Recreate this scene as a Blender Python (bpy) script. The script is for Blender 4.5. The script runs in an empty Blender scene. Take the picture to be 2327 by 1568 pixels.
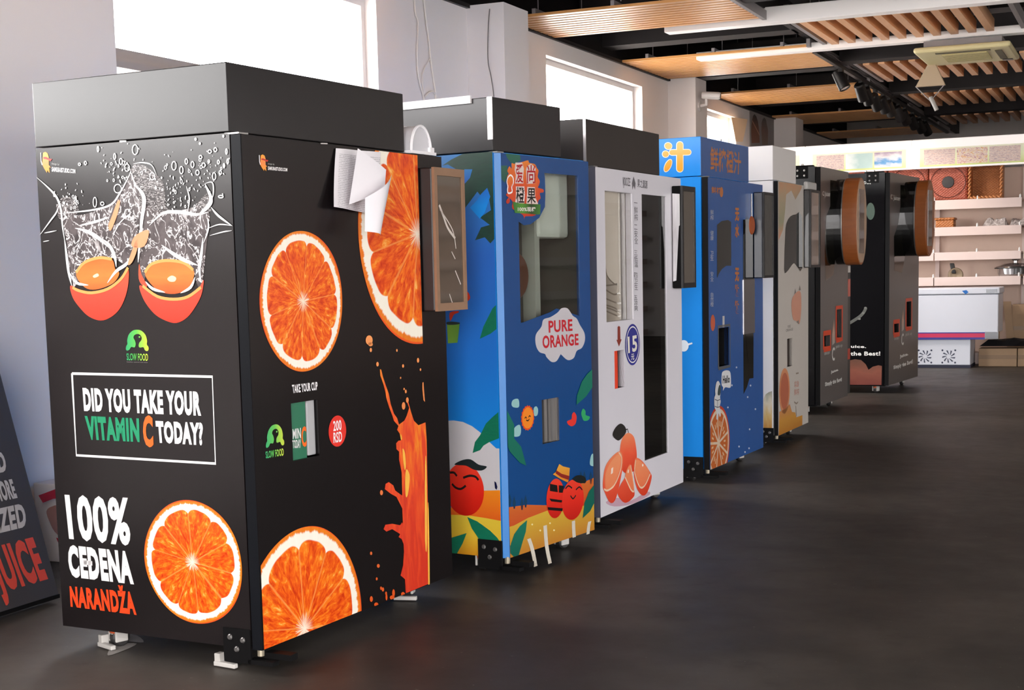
import bpy, bmesh, math, random
from mathutils import Vector, Matrix
random.seed(7)
SC = bpy.context.scene
COL = SC.collection
PI = math.pi
Z = Vector((0, 0, 1))
# ------------------------------------------------------------------ camera
IW, IH = 2327, 1568
FPX, PCX, PCY, YAW, PITCH, ROLL, CAMH = 3299.496, 1100.926, 985.025, 0.428046, 0.111749, -0.024427, 1.319198
CP = Vector((0, 0, CAMH))
_f = Vector((-math.sin(YAW)*math.cos(PITCH), math.cos(YAW)*math.cos(PITCH), -math.sin(PITCH)))
_r0 = Vector((math.cos(YAW), math.sin(YAW), 0)); _u0 = _r0.cross(_f)
_r = math.cos(ROLL)*_r0 + math.sin(ROLL)*_u0; _u = -math.sin(ROLL)*_r0 + math.cos(ROLL)*_u0
cam = bpy.data.objects.new('camera', bpy.data.cameras.new('camera')); COL.objects.link(cam)
cam.matrix_world = Matrix(((_r.x, _u.x, -_f.x, 0), (_r.y, _u.y, -_f.y, 0), (_r.z, _u.z, -_f.z, CAMH), (0, 0, 0, 1)))
cam.data.sensor_fit = 'HORIZONTAL'; cam.data.sensor_width = 36
cam.data.lens = 36*FPX/IW
cam.data.shift_x = (IW/2-PCX)/IW; cam.data.shift_y = (PCY-IH/2)/IW
cam.data.clip_start = .05; cam.data.clip_end = 300
SC.camera = cam
# ------------------------------------------------------------------ world, daylight, exposure
wd = bpy.data.worlds.new('overcast_sky'); SC.world = wd; wd.use_nodes = True
wb = wd.node_tree.nodes['Background']; wb.inputs[0].default_value = (1.0, .965, .955, 1); wb.inputs[1].default_value = 20.0
SC.view_settings.view_transform = 'Standard'; SC.view_settings.look = 'None'
SC.view_settings.exposure = -0.1; SC.view_settings.gamma = 1.0; SC.view_settings.use_curve_mapping = False
XL, XR, YN, YF, ZC = -4.8, 5.6, -2.4, 26.0, 3.33       # left wall, right wall, wall behind, far wall, panel ceiling
# window openings: (y0, y1, z0, z1)
WIN_L = [(.6, 4.5, 1.9, 3.17), (6.12, 8.92, 1.2, 3.17), (12.0, 14.66, 1.0, 3.17), (17.12, 18.45, 1.0, 3.17)]
WIN_R = [(-1.5, 1.3, .3, 2.7), (7.9, 10.4, .3, 2.6)]  # unseen windows, added and sized as fill for the machine fronts
WIN_B = [(-.9, 2.3, .05, 4.1)]                          # (x0, x1, z0, z1) unseen opening added behind the camera to light the left wall
def portal(loc, rot, sx, sy):
    l = bpy.data.lights.new('daylight_portal', 'AREA'); l.shape = 'RECTANGLE'; l.size = sx; l.size_y = sy
    l.cycles.is_portal = True
    o = bpy.data.objects.new('daylight_portal', l); COL.objects.link(o); o.location = loc; o.rotation_euler = rot
for y0, y1, z0, z1 in WIN_L: portal((XL-.18, (y0+y1)/2, (z0+z1)/2), (0, -PI/2, 0), z1-z0, y1-y0)
for y0, y1, z0, z1 in WIN_R: portal((XR+.18, (y0+y1)/2, (z0+z1)/2), (0, PI/2, 0), z1-z0, y1-y0)
for x0, x1, z0, z1 in WIN_B: portal(((x0+x1)/2, YN-.18, (z0+z1)/2), (PI/2, 0, 0), x1-x0, z1-z0)
# ------------------------------------------------------------------ helpers
def lin(h):
    if not isinstance(h, str): return tuple(h)+((1,) if len(h) == 3 else ())
    h = h.lstrip('#'); c = [int(h[i:i+2], 16)/255 for i in (0, 2, 4)]
    return tuple(x/12.92 if x <= .04045 else ((x+.055)/1.055)**2.4 for x in c)+(1,)
class G:
    def __init__(s, name):
        s.m = bpy.data.materials.new(name); s.m.use_nodes = True; s.nt = s.m.node_tree
        s.b = s.nt.nodes['Principled BSDF']; s.out = s.nt.nodes['Material Output']
    def n(s, t, **k):
        x = s.nt.nodes.new(t)
        for a, b in k.items(): setattr(x, a, b)
        return x
    def put(s, sock, v):
        if hasattr(v, 'is_linked') or isinstance(v, bpy.types.NodeSocket): s.nt.links.new(v, sock)
        else: sock.default_value = v
    def M(s, op, a, b=None, c=None, clamp=False):
        x = s.n('ShaderNodeMath', operation=op, use_clamp=clamp)
        for i, v in enumerate((a, b, c)):
            if v is not None: s.put(x.inputs[i], v)
        return x.outputs[0]
    def mix(s, f, a, b):
        x = s.n('ShaderNodeMix', data_type='RGBA'); s.put(x.inputs[0], f)
        s.put(x.inputs[6], lin(a) if not isinstance(a, bpy.types.NodeSocket) else a)
        s.put(x.inputs[7], lin(b) if not isinstance(b, bpy.types.NodeSocket) else b); return x.outputs[2]
    def noise(s, vec, scale, detail=3, rough=.55, dist=0):
        x = s.n('ShaderNodeTexNoise'); x.inputs['Scale'].default_value = scale; x.inputs['Detail'].default_value = detail
        x.inputs['Roughness'].default_value = rough; x.inputs['Distortion'].default_value = dist
        if vec is not None: s.nt.links.new(vec, x.inputs['Vector'])
        return x.outputs[0]
    def step(s, v, a, b):
        x = s.n('ShaderNodeMapRange', interpolation_type='SMOOTHSTEP'); s.put(x.inputs[0], v); s.put(x.inputs[1], a); s.put(x.inputs[2], b)
        return x.outputs[0]
    def ramp(s, f, st):
        x = s.n('ShaderNodeValToRGB'); e = x.color_ramp.elements
        while len(e) < len(st): e.new(.5)
        for i, (p, c) in enumerate(st): e[i].position = p; e[i].color = lin(c)
        s.put(x.inputs[0], f); return x.outputs[0]
    def uv(s): return s.n('ShaderNodeUVMap').outputs[0]
    def obj(s): return s.n('ShaderNodeTexCoord').outputs['Object']
    def xyz(s, v):
        x = s.n('ShaderNodeSeparateXYZ'); s.nt.links.new(v, x.inputs[0]); return x.outputs
    def vec(s, a, b, c=0.0):
        x = s.n('ShaderNodeCombineXYZ')
        for i, v in enumerate((a, b, c)): s.put(x.inputs[i], v)
        return x.outputs[0]
    def mapping(s, v, sc):
        x = s.n('ShaderNodeMapping'); s.nt.links.new(v, x.inputs[0]); x.inputs['Scale'].default_value = sc; return x.outputs[0]
    def bump(s, h, st, d=.01):
        x = s.n('ShaderNodeBump'); x.inputs['Strength'].default_value = st; x.inputs['Distance'].default_value = d
        s.nt.links.new(h, x.inputs['Height']); s.nt.links.new(x.outputs[0], s.b.inputs['Normal'])
    def done(s, col=None, rough=.5, metal=0, spec=.5):
        if col is not None: s.put(s.b.inputs['Base Color'], lin(col) if not isinstance(col, bpy.types.NodeSocket) else col)
        s.put(s.b.inputs['Roughness'], rough); s.put(s.b.inputs['Metallic'], metal); s.b.inputs['Specular IOR Level'].default_value = spec
        return s.m
MAT = {}
def pbr(name, col, rough=.5, metal=0, spec=.5, var=.06, scale=9, emit=0, bump=0):
    if name in MAT: return MAT[name]
    g = G(name); c = Vector(lin(col)[:3])
    nz = g.noise(g.obj(), scale, 4)
    k = g.mix(nz, tuple(c*(1-var)), tuple(c*(1+var)))
    m = g.done(k, rough, metal, spec)
    if bump: g.bump(nz, bump, .003)
    if emit: g.put(g.b.inputs['Emission Color'], lin(col)); g.b.inputs['Emission Strength'].default_value = emit
    MAT[name] = m; return m
def ink(col, rough=.24, spec=.5):                       # printed colour on vinyl
    return pbr('ink_'+col.strip('#')+'_%d' % (rough*100), col, rough, 0, spec, .03, 30)
def grad(name, cols, axis=1, rough=.24, nz=.0, spec=.5):         # printed colour blend
    if name in MAT: return MAT[name]
    g = G(name); u = g.uv(); v = g.xyz(u)[axis]
    if nz: v = g.M('ADD', v, g.M('MULTIPLY', g.M('SUBTRACT', g.noise(u, 3, 3), .5), nz))
    st = [(i/(len(cols)-1), c) for i, c in enumerate(cols)] if isinstance(cols[0], str) else cols
    MAT[name] = g.done(g.ramp(v, st), rough, 0, spec); return MAT[name]
def glass(name, tint=(.86, .9, .9), ior=1.5, rough=.01):
    if name in MAT: return MAT[name]
    g = G(name); g.nt.nodes.remove(g.b)
    t = g.n('ShaderNodeBsdfTransparent'); t.inputs[0].default_value = (*tint, 1)
    gl = g.n('ShaderNodeBsdfGlossy'); gl.inputs['Roughness'].default_value = rough
    fr = g.n('ShaderNodeFresnel'); fr.inputs[0].default_value = ior
    ge = g.n('ShaderNodeNewGeometry')                   # reflect on the outer face only, the sheet does not refract
    mx = g.n('ShaderNodeMixShader'); g.nt.links.new(g.M('MULTIPLY', fr.outputs[0], g.M('SUBTRACT', 1., ge.outputs['Backfacing'])), mx.inputs[0])
    g.nt.links.new(t.outputs[0], mx.inputs[1]); g.nt.links.new(gl.outputs[0], mx.inputs[2]); g.nt.links.new(mx.outputs[0], g.out.inputs[0])
    MAT[name] = g.m; return g.m
def slice_mat(name, seed=0., N=10):
    g = G(name); u = g.uv(); X, Y, _ = g.xyz(u)
    x = g.M('MULTIPLY_ADD', X, 2., -1.); y = g.M('MULTIPLY_ADD', Y, 2., -1.)
    r = g.M('SQRT', g.M('ADD', g.M('MULTIPLY', x, x), g.M('MULTIPLY', y, y)))
    ang = g.M('ARCTAN2', y, x); rr = g.M('MAXIMUM', r, .02)
    cx = g.M('DIVIDE', x, rr); cy = g.M('DIVIDE', y, rr)
    wob = g.noise(g.vec(cx, cy, seed), 1.6, 2)
    seg = g.M('ADD', g.M('MULTIPLY', ang, N/(2*PI)), g.M('ADD', g.M('MULTIPLY', wob, .8), seed))
    e = g.M('MULTIPLY', g.M('ABSOLUTE', g.M('SUBTRACT', g.M('FRACT', seg), .5)), 2.)
    e2 = g.M('POWER', e, 5.)
    rs = g.M('ADD', g.M('SUBTRACT', .845, g.M('MULTIPLY', e2, .075)), g.M('MULTIPLY', g.M('SUBTRACT', wob, .5), .07))
    fine = g.noise(g.vec(g.M('MULTIPLY', cx, 5.), g.M('MULTIPLY', cy, 5.), seed), 3, 4, .7)
    p1 = g.noise(g.vec(g.M('MULTIPLY', cx, 6.), g.M('MULTIPLY', cy, 6.), g.M('MULTIPLY', r, 4.5)), 1.7, 4, .62, .6)
    p2 = g.noise(g.vec(g.M('MULTIPLY', x, 4.), g.M('MULTIPLY', y, 4.), seed+3.), 1., 2)
    pulp = g.ramp(g.M('ADD', p1, g.M('MULTIPLY', g.M('SUBTRACT', p2, .5), .35)), [(.30, '#c83208'), (.44, '#e2500f'), (.54, '#ee6a14'), (.63, '#f38920'), (.74, '#fbbd66')])
    mem = g.step(g.M('MULTIPLY', g.M('SUBTRACT', 1., e), r), .05, .012)
    pulp = g.mix(g.M('MULTIPLY', mem, .55), pulp, '#f7a453')
    pith = g.mix(fine, '#f2ead8', '#fbf6ea')
    c = g.mix(g.step(g.M('SUBTRACT', r, rs), -.008, .008), pulp, pith)
    rind = g.mix(fine, '#d9560c', '#f49a2a')
    rin = g.M('ADD', .935, g.M('MULTIPLY', g.M('SUBTRACT', fine, .5), .10))
    c = g.mix(g.step(g.M('SUBTRACT', r, rin), -.012, .012), c, rind)
    c = g.mix(g.step(r, .972, .99), c, '#e8531c')
    core = g.M('ADD', .02, g.M('MULTIPLY', g.step(fine, .42, .62), .13))
    c = g.mix(g.step(g.M('SUBTRACT', r, core), .02, -.02), c, '#f7e9d6')
    return g.done(c, .24, 0, .5)
ORG = {}
def link(o, parent, org):
    COL.objects.link(o); ORG[o.name] = org
    if parent is not None: o.parent = parent; o.location = org-ORG[parent.name]
    else: o.location = org
    return o
def tag(o, label, cat=None, group=None, kind=None):
    o['label'] = label
    if cat: o['category'] = cat
    if group: o['group'] = group
    if kind: o['kind'] = kind
    return o
def thing(name, loc, label, cat, group=None):
    o = bpy.data.objects.new(name, None); o.empty_display_size = .2
    return tag(link(o, None, Vector(loc)), label, cat, group)
def mk(name, V, F, mat, parent=None, smooth=False, uv=None, bevel=0, org=None, seg=2, auto=None):
    V = [Vector(v) for v in V]
    if org is None:
        if parent is not None: org = ORG[parent.name]
        else:
            org = Vector(((min(v.x for v in V)+max(v.x for v in V))/2, (min(v.y for v in V)+max(v.y for v in V))/2, min(v.z for v in V)))
    me = bpy.data.meshes.new(name); me.from_pydata([v-org for v in V], [], F); me.update()
    if uv is not None:
        lay = me.uv_layers.new(name='UVMap')
        for i, l in enumerate(me.loops): lay.data[i].uv = uv[l.vertex_index]
    if bevel:
        bm = bmesh.new(); bm.from_mesh(me)
        bmesh.ops.remove_doubles(bm, verts=bm.verts, dist=1e-6)
        ed = [e for e in bm.edges if len(e.link_faces) == 2 and e.calc_face_angle(0) > .6]
        bmesh.ops.bevel(bm, geom=ed, offset=bevel, segments=seg, affect='EDGES', profile=.5, clamp_overlap=True)
        bm.to_mesh(me); bm.free()
    if smooth:
        for p in me.polygons: p.use_smooth = True
        if auto: me.set_sharp_from_angle(angle=auto)
    me.materials.append(mat)
    return link(bpy.data.objects.new(name, me), parent, org)
def box6(P):                                            # 8 corners, x fastest then y then z
    return P, [(0, 2, 3, 1), (4, 5, 7, 6), (0, 1, 5, 4), (2, 6, 7, 3), (0, 4, 6, 2), (1, 3, 7, 5)]
def join(parts):
    V, F = [], []
    for v, f in parts:
        k = len(V); V += list(v); F += [tuple(i+k for i in q) for q in f]
    return V, F
def abox(x0, x1, y0, y1, z0, z1):
    return box6([Vector((x, y, z)) for z in (z0, z1) for y in (y0, y1) for x in (x0, x1)])
def tube(pts, r, n=8, cap=True):
    pts = [Vector(p) for p in pts]; V, F = [], []; up = None
    for i, p in enumerate(pts):
        d = (pts[min(i+1, len(pts)-1)]-pts[max(i-1, 0)]).normalized()
        if up is None: up = d.orthogonal().normalized()
        up = (up-d*up.dot(d)).normalized(); s = d.cross(up)
        rr = r[i] if isinstance(r, (list, tuple)) else r
        for k in range(n):
            a = 2*PI*k/n; V.append(p+(up*math.cos(a)+s*math.sin(a))*rr)
    for i in range(len(pts)-1):
        for k in range(n):
            a, b = i*n+k, i*n+(k+1) % n; F.append((a, b, b+n, a+n))
    if cap: F += [tuple(range(n-1, -1, -1)), tuple((len(pts)-1)*n+k for k in range(n))]
    return V, F
def cyl(c0, c1, r, n=20): return tube([c0, c1], r, n)
def ray(u, v): return _f*FPX + _r*(u-PCX) - _u*(v-PCY)
def hit(u, v, p0, n):
    d = ray(u, v); return CP + d*((Vector(p0)-CP).dot(n)/d.dot(n))
def hx(u, v, x): return hit(u, v, (x, 0, 0), Vector((1, 0, 0)))
def hy(u, v, y): return hit(u, v, (0, y, 0), Vector((0, 1, 0)))
def hz(u, v, z): return hit(u, v, (0, 0, z), Z)
def proj(P):
    d = P-CP; z = d.dot(_f); return PCX+FPX*d.dot(_r)/z, PCY-FPX*d.dot(_u)/z
def catmull(P, k=5, closed=True):
    out = []; n = len(P)
    for i in range(n if closed else n-1):
        g = lambda j: P[j % n] if closed else P[min(max(j, 0), n-1)]
        a, b, c, d = g(i-1), g(i), g(i+1), g(i+2)
        for j in range(k):
            t = j/k
            out.append(tuple(.5*((2*b[q])+(-a[q]+c[q])*t+(2*a[q]-5*b[q]+4*c[q]-d[q])*t*t+(-a[q]+3*b[q]-3*c[q]+d[q])*t**3) for q in (0, 1)))
    if not closed: out.append(tuple(P[-1]))
    return out
def clip(P, x0, x1, y0, y1):
    for ax, lim, sg in ((0, x0, 1), (0, x1, -1), (1, y0, 1), (1, y1, -1)):
        Q = []
        for i, b in enumerate(P):
            a = P[i-1]; fa = (a[ax]-lim)*sg; fb = (b[ax]-lim)*sg
            if (fa >= 0) != (fb >= 0):
                t = fa/(fa-fb); Q.append((a[0]+(b[0]-a[0])*t, a[1]+(b[1]-a[1])*t))
            if fb >= 0: Q.append(b)
        P = Q
    return P
def cr(x0, y0, s): return lambda *P: [(x0+p[0]/s, y0+p[1]/s) for p in P]
class Face:                                             # a flat upright face; s along a, t = world height
    def __init__(f, o, a, n): f.o, f.a, f.n = Vector(o), Vector(a), Vector(n)
    def w(f, p, off=0): return f.o + f.a*p[0] + Z*p[1] + f.n*off
    def px(f, u, v, off=0):
        q = hit(u, v, f.o+f.n*off, f.n) - f.o; return (q.dot(f.a), q.z)
    def P(f, pts, off=0): return [f.px(*p, off) for p in pts]
LV = .0006
def print_poly(face, name, polys, mat, parent, lvl=1, px=True, sm=0, bbox=None, lim=None):
    """flat print on a face; polys = list of outlines"""
    V, F, UV = [], [], []
    PP = []
    for P in polys:
        if sm: P = catmull(P, sm)
        if px: P = face.P(P)
        if lim: P = clip(P, *lim)
        if len(P) > 2: PP.append(P)
    if not PP: return None
    A = [p for P in PP for p in P]
    bb = bbox or (min(p[0] for p in A), max(p[0] for p in A), min(p[1] for p in A), max(p[1] for p in A))
    if 1 < len(PP) <= 30:                               # pieces that can be told apart are parts of their own
        for P in PP: o = print_poly(face, name, [P], mat, parent, lvl, False, 0, bb)
        return o
    for P in PP:
        k = len(V)
        V += [face.w(p, LV*lvl) for p in P]; F.append(tuple(range(k, k+len(P))))
        UV += [((p[0]-bb[0])/max(bb[1]-bb[0], 1e-6), (p[1]-bb[2])/max(bb[3]-bb[2], 1e-6)) for p in P]
    o = mk(name, V, F, mat, parent, uv=UV)
    if len(PP) > 1: o['kind'] = 'stuff'
    return o
def strokes(face, name, lines, mat, parent, lvl=1, w=.004, px=True, sm=0, taper=False):
    """painted lines; each line is a list of points, width in metres"""
    V, F = [], []
    if 1 < len(lines) <= 30:
        for L in lines: o = strokes(face, name, [L], mat, parent, lvl, w, px, sm, taper)
        return o
    for L in lines:
        ww = w
        if isinstance(L, tuple) and isinstance(L[0], (int, float)): ww, L = L
        if sm: L = catmull(L, sm, False)
        P = face.P(L) if px else L
        P = [Vector((p[0], p[1])) for p in P]; k = len(V); n = len(P)
        for i, p in enumerate(P):
            d = P[min(i+1, n-1)]-P[max(i-1, 0)]; d = d.normalized() if d.length else Vector((1, 0)); q = Vector((-d.y, d.x))
            h = ww/2*(1 if not taper else max(.12, math.sin(PI*(i+.3)/(n-.4))))
            V += [face.w(p+q*h, LV*lvl), face.w(p-q*h, LV*lvl)]
        F += [(k+2*i, k+2*i+1, k+2*i+3, k+2*i+2) for i in range(n-1)]
    o = mk(name, V, F, mat, parent)
    if len(lines) > 1: o['kind'] = 'stuff'
    return o
def ellipse(c, rx, ry, n=40, rot=0):
    return [(c[0]+rx*math.cos(a)*math.cos(rot)-ry*math.sin(a)*math.sin(rot), c[1]+rx*math.cos(a)*math.sin(rot)+ry*math.sin(a)*math.cos(rot)) for a in (2*PI*i/n for i in range(n))]
TXT = {}
def glyphs(s, weight):
    key = (s, weight)
    if key not in TXT:
        cu = bpy.data.curves.new('lettering', 'FONT'); cu.body = s; cu.offset = weight; cu.resolution_u = 3; cu.space_character = 1.0+weight*2.2
        cu.space_line = .95; cu.align_x = 'CENTER'
        o = bpy.data.objects.new('lettering', cu); COL.objects.link(o)
        bpy.context.view_layer.update()
        me = bpy.data.meshes.new_from_object(o.evaluated_get(bpy.context.evaluated_depsgraph_get()))
        V = [(v.co.x, v.co.y) for v in me.vertices]; F = [tuple(p.vertices) for p in me.polygons]
        bpy.data.objects.remove(o); bpy.data.curves.remove(cu); bpy.data.meshes.remove(me)
        x0, x1 = min(v[0] for v in V), max(v[0] for v in V); y0, y1 = min(v[1] for v in V), max(v[1] for v in V)
        TXT[key] = ([((v[0]-x0)/(x1-x0), (v[1]-y0)/(y1-y0)) for v in V], F)
    return TXT[key]
def letters(face, s, quad, mat, parent, lvl=2, weight=.03, px=True, name='lettering', off=0):
    """quad: top-left, top-right, bottom-right, bottom-left"""
    V, F = glyphs(s, weight)
    q = [Vector(p) for p in (face.P(quad) if px else quad)]
    W = [(q[3]*(1-x)+q[2]*x)*(1-y) + (q[0]*(1-x)+q[1]*x)*y for x, y in V]
    return mk(name, [face.w(p, LV*lvl+off) for p in W], F, mat, parent, uv=V)
def orange_slice(face, c, rad, mat, parent, lvl=2, lim=None, name='orange_slice_print', wob=.012, seed=0):
    rnd = random.Random(seed); ph = [rnd.random()*6 for _ in range(4)]
    P = []
    for i in range(96):
        a = 2*PI*i/96; k = 1+wob*(math.sin(2*a+ph[0])+.6*math.sin(3*a+ph[1])+.35*math.sin(5*a+ph[2]))
        P.append((c[0]+rad*k*math.cos(a), c[1]+rad*k*math.sin(a)))
    R = rad*(1+wob*.8)
    return print_poly(face, name, [P], mat, parent, lvl, px=False, bbox=(c[0]-R, c[0]+R, c[1]-R, c[1]+R), lim=lim)
# ------------------------------------------------------------------ setting: floor, walls, pillars, windows
g = G('polished_concrete_floor'); ob = g.obj()
n1 = g.noise(ob, .55, 5, .6); n2 = g.noise(ob, 4.5, 6, .65); n3 = g.noise(ob, 38, 3, .6)
c = g.mix(g.step(n1, .38, .64), '#35312e', '#504a44'); c = g.mix(g.M('MULTIPLY', g.step(n2, .55, .75), .5), c, '#37322e')
c = g.mix(g.M('MULTIPLY', g.step(n3, .70, .78), .5), c, '#8a8580')
rg = g.M('ADD', .36, g.M('MULTIPLY', n2, .22))
g.bump(n2, .05, .004); FLOORM = g.done(c, rg, 0, .18)
def slab(name, args, mat, label, bevel=0):
    V, F = abox(*args); return tag(mk(name, V, F, mat, bevel=bevel), label, kind='structure')
slab('floor', (XL-.3, XR+.3, YN-.3, YF+.3, -.1, 0), FLOORM, 'dark polished concrete floor of the showroom')
GND = pbr('outside_paving', '#cbc7c2', .9, var=.1)
slab('ground_outside', (-60, 60, -60, 80, -.3, -.12), GND, 'paved ground outside the windows')
g = G('wall_paint'); ob = g.obj(); n1 = g.noise(ob, .7, 4); n2 = g.noise(ob, 60, 2)
g.bump(n2, .06, .002); WALLM = g.done(g.mix(n1, '#e8e2e0', '#efe9e7'), .75, 0, .3)
BLACKC = pbr('black_ceiling_paint', '#141213', .85, spec=.2, var=.2, scale=2)
def gridwall(u0, u1, z0, z1, holes, fn):
    us = sorted({u0, u1, *[h[0] for h in holes], *[h[1] for h in holes]}); zs = sorted({z0, z1, *[h[2] for h in holes], *[h[3] for h in holes]})
    parts = []
    for a, b in zip(us, us[1:]):
        run = None
        for c_, d in zip(zs, zs[1:]):
            inh = any(h[0] <= (a+b)/2 <= h[1] and h[2] <= (c_+d)/2 <= h[3] for h in holes)
            if not inh: run = (run[0], d) if run else (c_, d)
            if inh or d == zs[-1]:
                if run: parts.append(fn(a, b, *run)); run = None
    return join(parts)
V, F = gridwall(YN-.24, YF, 0, ZC, WIN_L, lambda a, b, c_, d: abox(XL-.24, XL, a, b, c_, d))
tag(mk('wall_left', V, F, WALLM), 'pale painted long wall with high windows behind the machines', kind='structure')
V, F = gridwall(YN-.24, YF, 0, 4.3, WIN_R, lambda a, b, c_, d: abox(XR, XR+.24, a, b, c_, d))
tag(mk('wall_right', V, F, WALLM), 'pale painted wall opposite the machines', kind='structure')
V, F = gridwall(XL-.24, XR+.24, 0, 4.3, WIN_B, lambda a, b, c_, d: abox(a, b, YN-.24, YN, c_, d))
tag(mk('wall_near', V, F, WALLM), 'pale wall behind the viewer', kind='structure')
slab('wall_far', (XL-.24, XR+.24, YF, YF+.24, 0, 4.3), WALLM, 'pale far end wall behind the shelving')
slab('ceiling', (XL-.24, XR+.24, YN-.24, YF+.24, 4.2, 4.35), BLACKC, 'black painted soffit above the slats')
slab('wall_left_upper', (XL-.24, XL, YN-.24, YF, ZC, 4.2), BLACKC, 'black painted strip of wall above the pale wall')
slab('trim_1', (XL-.004, XL+.03, YN, YF, ZC-.012, ZC+.02), pbr('dark_angle_steel', '#1c191a', .5, .4), 'dark edge strip where the slats meet the wall')
slab('baseboard_left', (XL, XL+.015, YN, YF, 0, .1), pbr('grey_skirting', '#9b9694', .6), 'grey skirting along the window wall')
for i, (y0, y1) in enumerate(((10.38, 10.86), (15.56, 15.98), (20.52, 21.0))):
    slab('pillar', (XL, XL+.31, y0, y1, 0, 3.34), WALLM, ('pale wall pillar between the first two visible windows', 'pale wall pillar carrying the security camera', 'pale wall pillar near the food pictures')[i])
FRAMEM = pbr('white_window_frame', '#cfcac8', .45); PANE = glass('window_glass', (.96, .97, .97), 1.35)
def window(i, y0, y1, z0, z1, x, s):
    e = bpy.data.objects.new('window_%d' % i, None); link(e, None, Vector((x, (y0+y1)/2, z0))); tag(e, 'bright window with pale frame in the wall', kind='structure')
    xx = x+s*.12; a, b = sorted((xx-s*.03, xx+s*.03)); t = .05
    V, F = join([abox(a, b, y0, y1, z0, z0+t), abox(a, b, y0, y1, z1-t, z1), abox(a, b, y0, y0+t, z0+t, z1-t), abox(a, b, y1-t, y1, z0+t, z1-t)])
    mk('window_frame', V, F, FRAMEM, e)
    if s < 0:
        V, F = join([abox(x-.19, x-.02, y0, y1, 2.40, 2.435), abox(a-.02, b+.03, y0, y1, 2.435, 2.465), abox(a-.01, b+.01, y0, y1, 2.465, 2.51)])
        mk('transom', V, F, pbr('taupe_transom', '#a9a09c', .5), e)
    V, F = abox(xx-.003, xx+.003, y0+t, y1-t, z0+t, z1-t); mk('pane', V, F, PANE, e)
k = 1
for w_ in WIN_L: window(k, *w_, XL, -1); k += 1
for w_ in WIN_R: window(k, *w_, XR, 1); k += 1
# ------------------------------------------------------------------ ceiling: slat panels, baffles, beams, linear lamps
g = G('oak_slat'); ob = g.obj(); st = g.mapping(ob, (1, 1, 6)); n1 = g.noise(st, 5, 5, .6, .4)
SLATM = g.done(g.mix(n1, '#c98a50', '#e0a868'), .36, 0, .5)
g = G('walnut_baffle'); ob = g.obj(); n1 = g.noise(g.mapping(ob, (8, 1, 8)), 5, 5, .6, .4)
BAFM = g.done(g.mix(n1, '#cf9466', '#e8b88e'), .42, 0, .4)
GREYT = pbr('grey_steel_profile', '#8c8788', .5, .3)
def slats(name, label, x0, x1, y0, y1, along, pitch, wdt, hgt, mat, rails=True):
    e = bpy.data.objects.new(name, None); link(e, None, Vector((x0, y0, ZC))); tag(e, label, kind='structure')
    if along == 'x': n_ = int((y1-y0)/pitch); V, F = abox(x0, x1, y0, y0+wdt, ZC, ZC+hgt)
    else: n_ = int((x1-x0)/pitch); V, F = abox(x0, x0+wdt, y0, y1, ZC, ZC+hgt)
    first = mk('slat', V, F, mat, e)
    for i in range(1, n_):
        o = first.copy(); COL.objects.link(o); o.parent = e; o.location = (0, i*pitch, 0) if along == 'x' else (i*pitch, 0, 0)
    if rails:
        if along == 'x': parts = [abox(x, x+.03, y0, y1, ZC+hgt, ZC+hgt+.04) for x in (x0+.25, (x0+x1)/2, x1-.25)]+[abox(x1, x1+.035, y0-.02, y1+.02, ZC-.005, ZC+.07)]
        else: parts = [abox(x0-.09, x0-.05, y0-.05, y1+.05, ZC+.01, ZC+.13), abox(x1+.02, x1+.06, y0, y1, ZC, ZC+.1), abox(x0, x1, y0+.3, y0+.33, ZC+hgt, ZC+hgt+.04), abox(x0, x1, y1-.33, y1-.3, ZC+hgt, ZC+hgt+.04)]
        V, F = join(parts); mk('hanger_rail', V, F, GREYT, e)
    return e
PL = [(4.85, 6.1), (7.95, 9.2), (11.04, 12.2), (13.95, 15.52), (17.2, 18.7), (20.3, 21.7), (23.3, 24.6)]
LB = ['first', 'second', 'third', 'fourth', 'fifth', 'sixth', 'seventh']
for i, (a, b) in enumerate(PL):
    slats('slat_ceiling', '%s oak slat panel along the window wall, slats running across the room' % LB[i], XL+.02, -2.95, a, b, 'x', .104, .070, .022, SLATM)
PR = [(12.42, 13.97), (15.6, 17.18), (18.74, 20.28), (21.82, 23.2)]
for i, (a, b) in enumerate(PR):
    slats('baffle_ceiling', '%s row of hanging wooden baffles right of the spotlight track' % LB[i], -2.72, -1.08 if i == 0 else (-.4, .2, .6)[i-1], a, b, 'y', .152, .066, .105, BAFM)
BEAMM = pbr('black_beam', '#252122', .7, spec=.3, var=.15, scale=3)
for i, (y, zb_, h) in enumerate(((10.1, 3.42, .5), (12.85, 3.62, .5), (13.45, 3.42, .22), (16.25, 3.42, .35), (19.5, 3.42, .35), (22.5, 3.42, .35))):
    V, F = abox(XL, -2.96, y, y+.28, zb_, zb_+h); tag(mk('ceiling_beam', V, F, BEAMM), 'black ceiling beam left of the track, %s from the viewer' % LB[i], kind='structure')
for i, y in enumerate((11.2, 15.28, 18.42, 21.5)):
    V, F = abox(-2.9, XR, y, y+.26, ZC+.012, 3.72); tag(mk('ceiling_beam', V, F, BEAMM), 'black ceiling beam over the right of the room, %s from the viewer' % LB[i], kind='structure')
V, F = abox(-2.99, -2.93, 9.0, YF, 3.42, 3.62); tag(mk('ceiling_beam', V, F, BEAMM), 'long black beam running above the spotlight track', kind='structure')
V, F = join([tube([(x, y, ZC+.06), (x, y, 4.2)], .004, 5) for y in (11.1, 12.1, 14.1, 15.3, 17.4) for x in (-4.5, -3.8, -3.2)]+[tube([(x, y, ZC+.1), (x, y, 4.2)], .005, 5) for y in (12.8, 13.6, 16) for x in (-2.6, -2.0, -1.3)])
tag(mk('hanger_rods', V, F, GREYT), 'thin steel rods holding up the slat panels', kind='structure')
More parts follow.
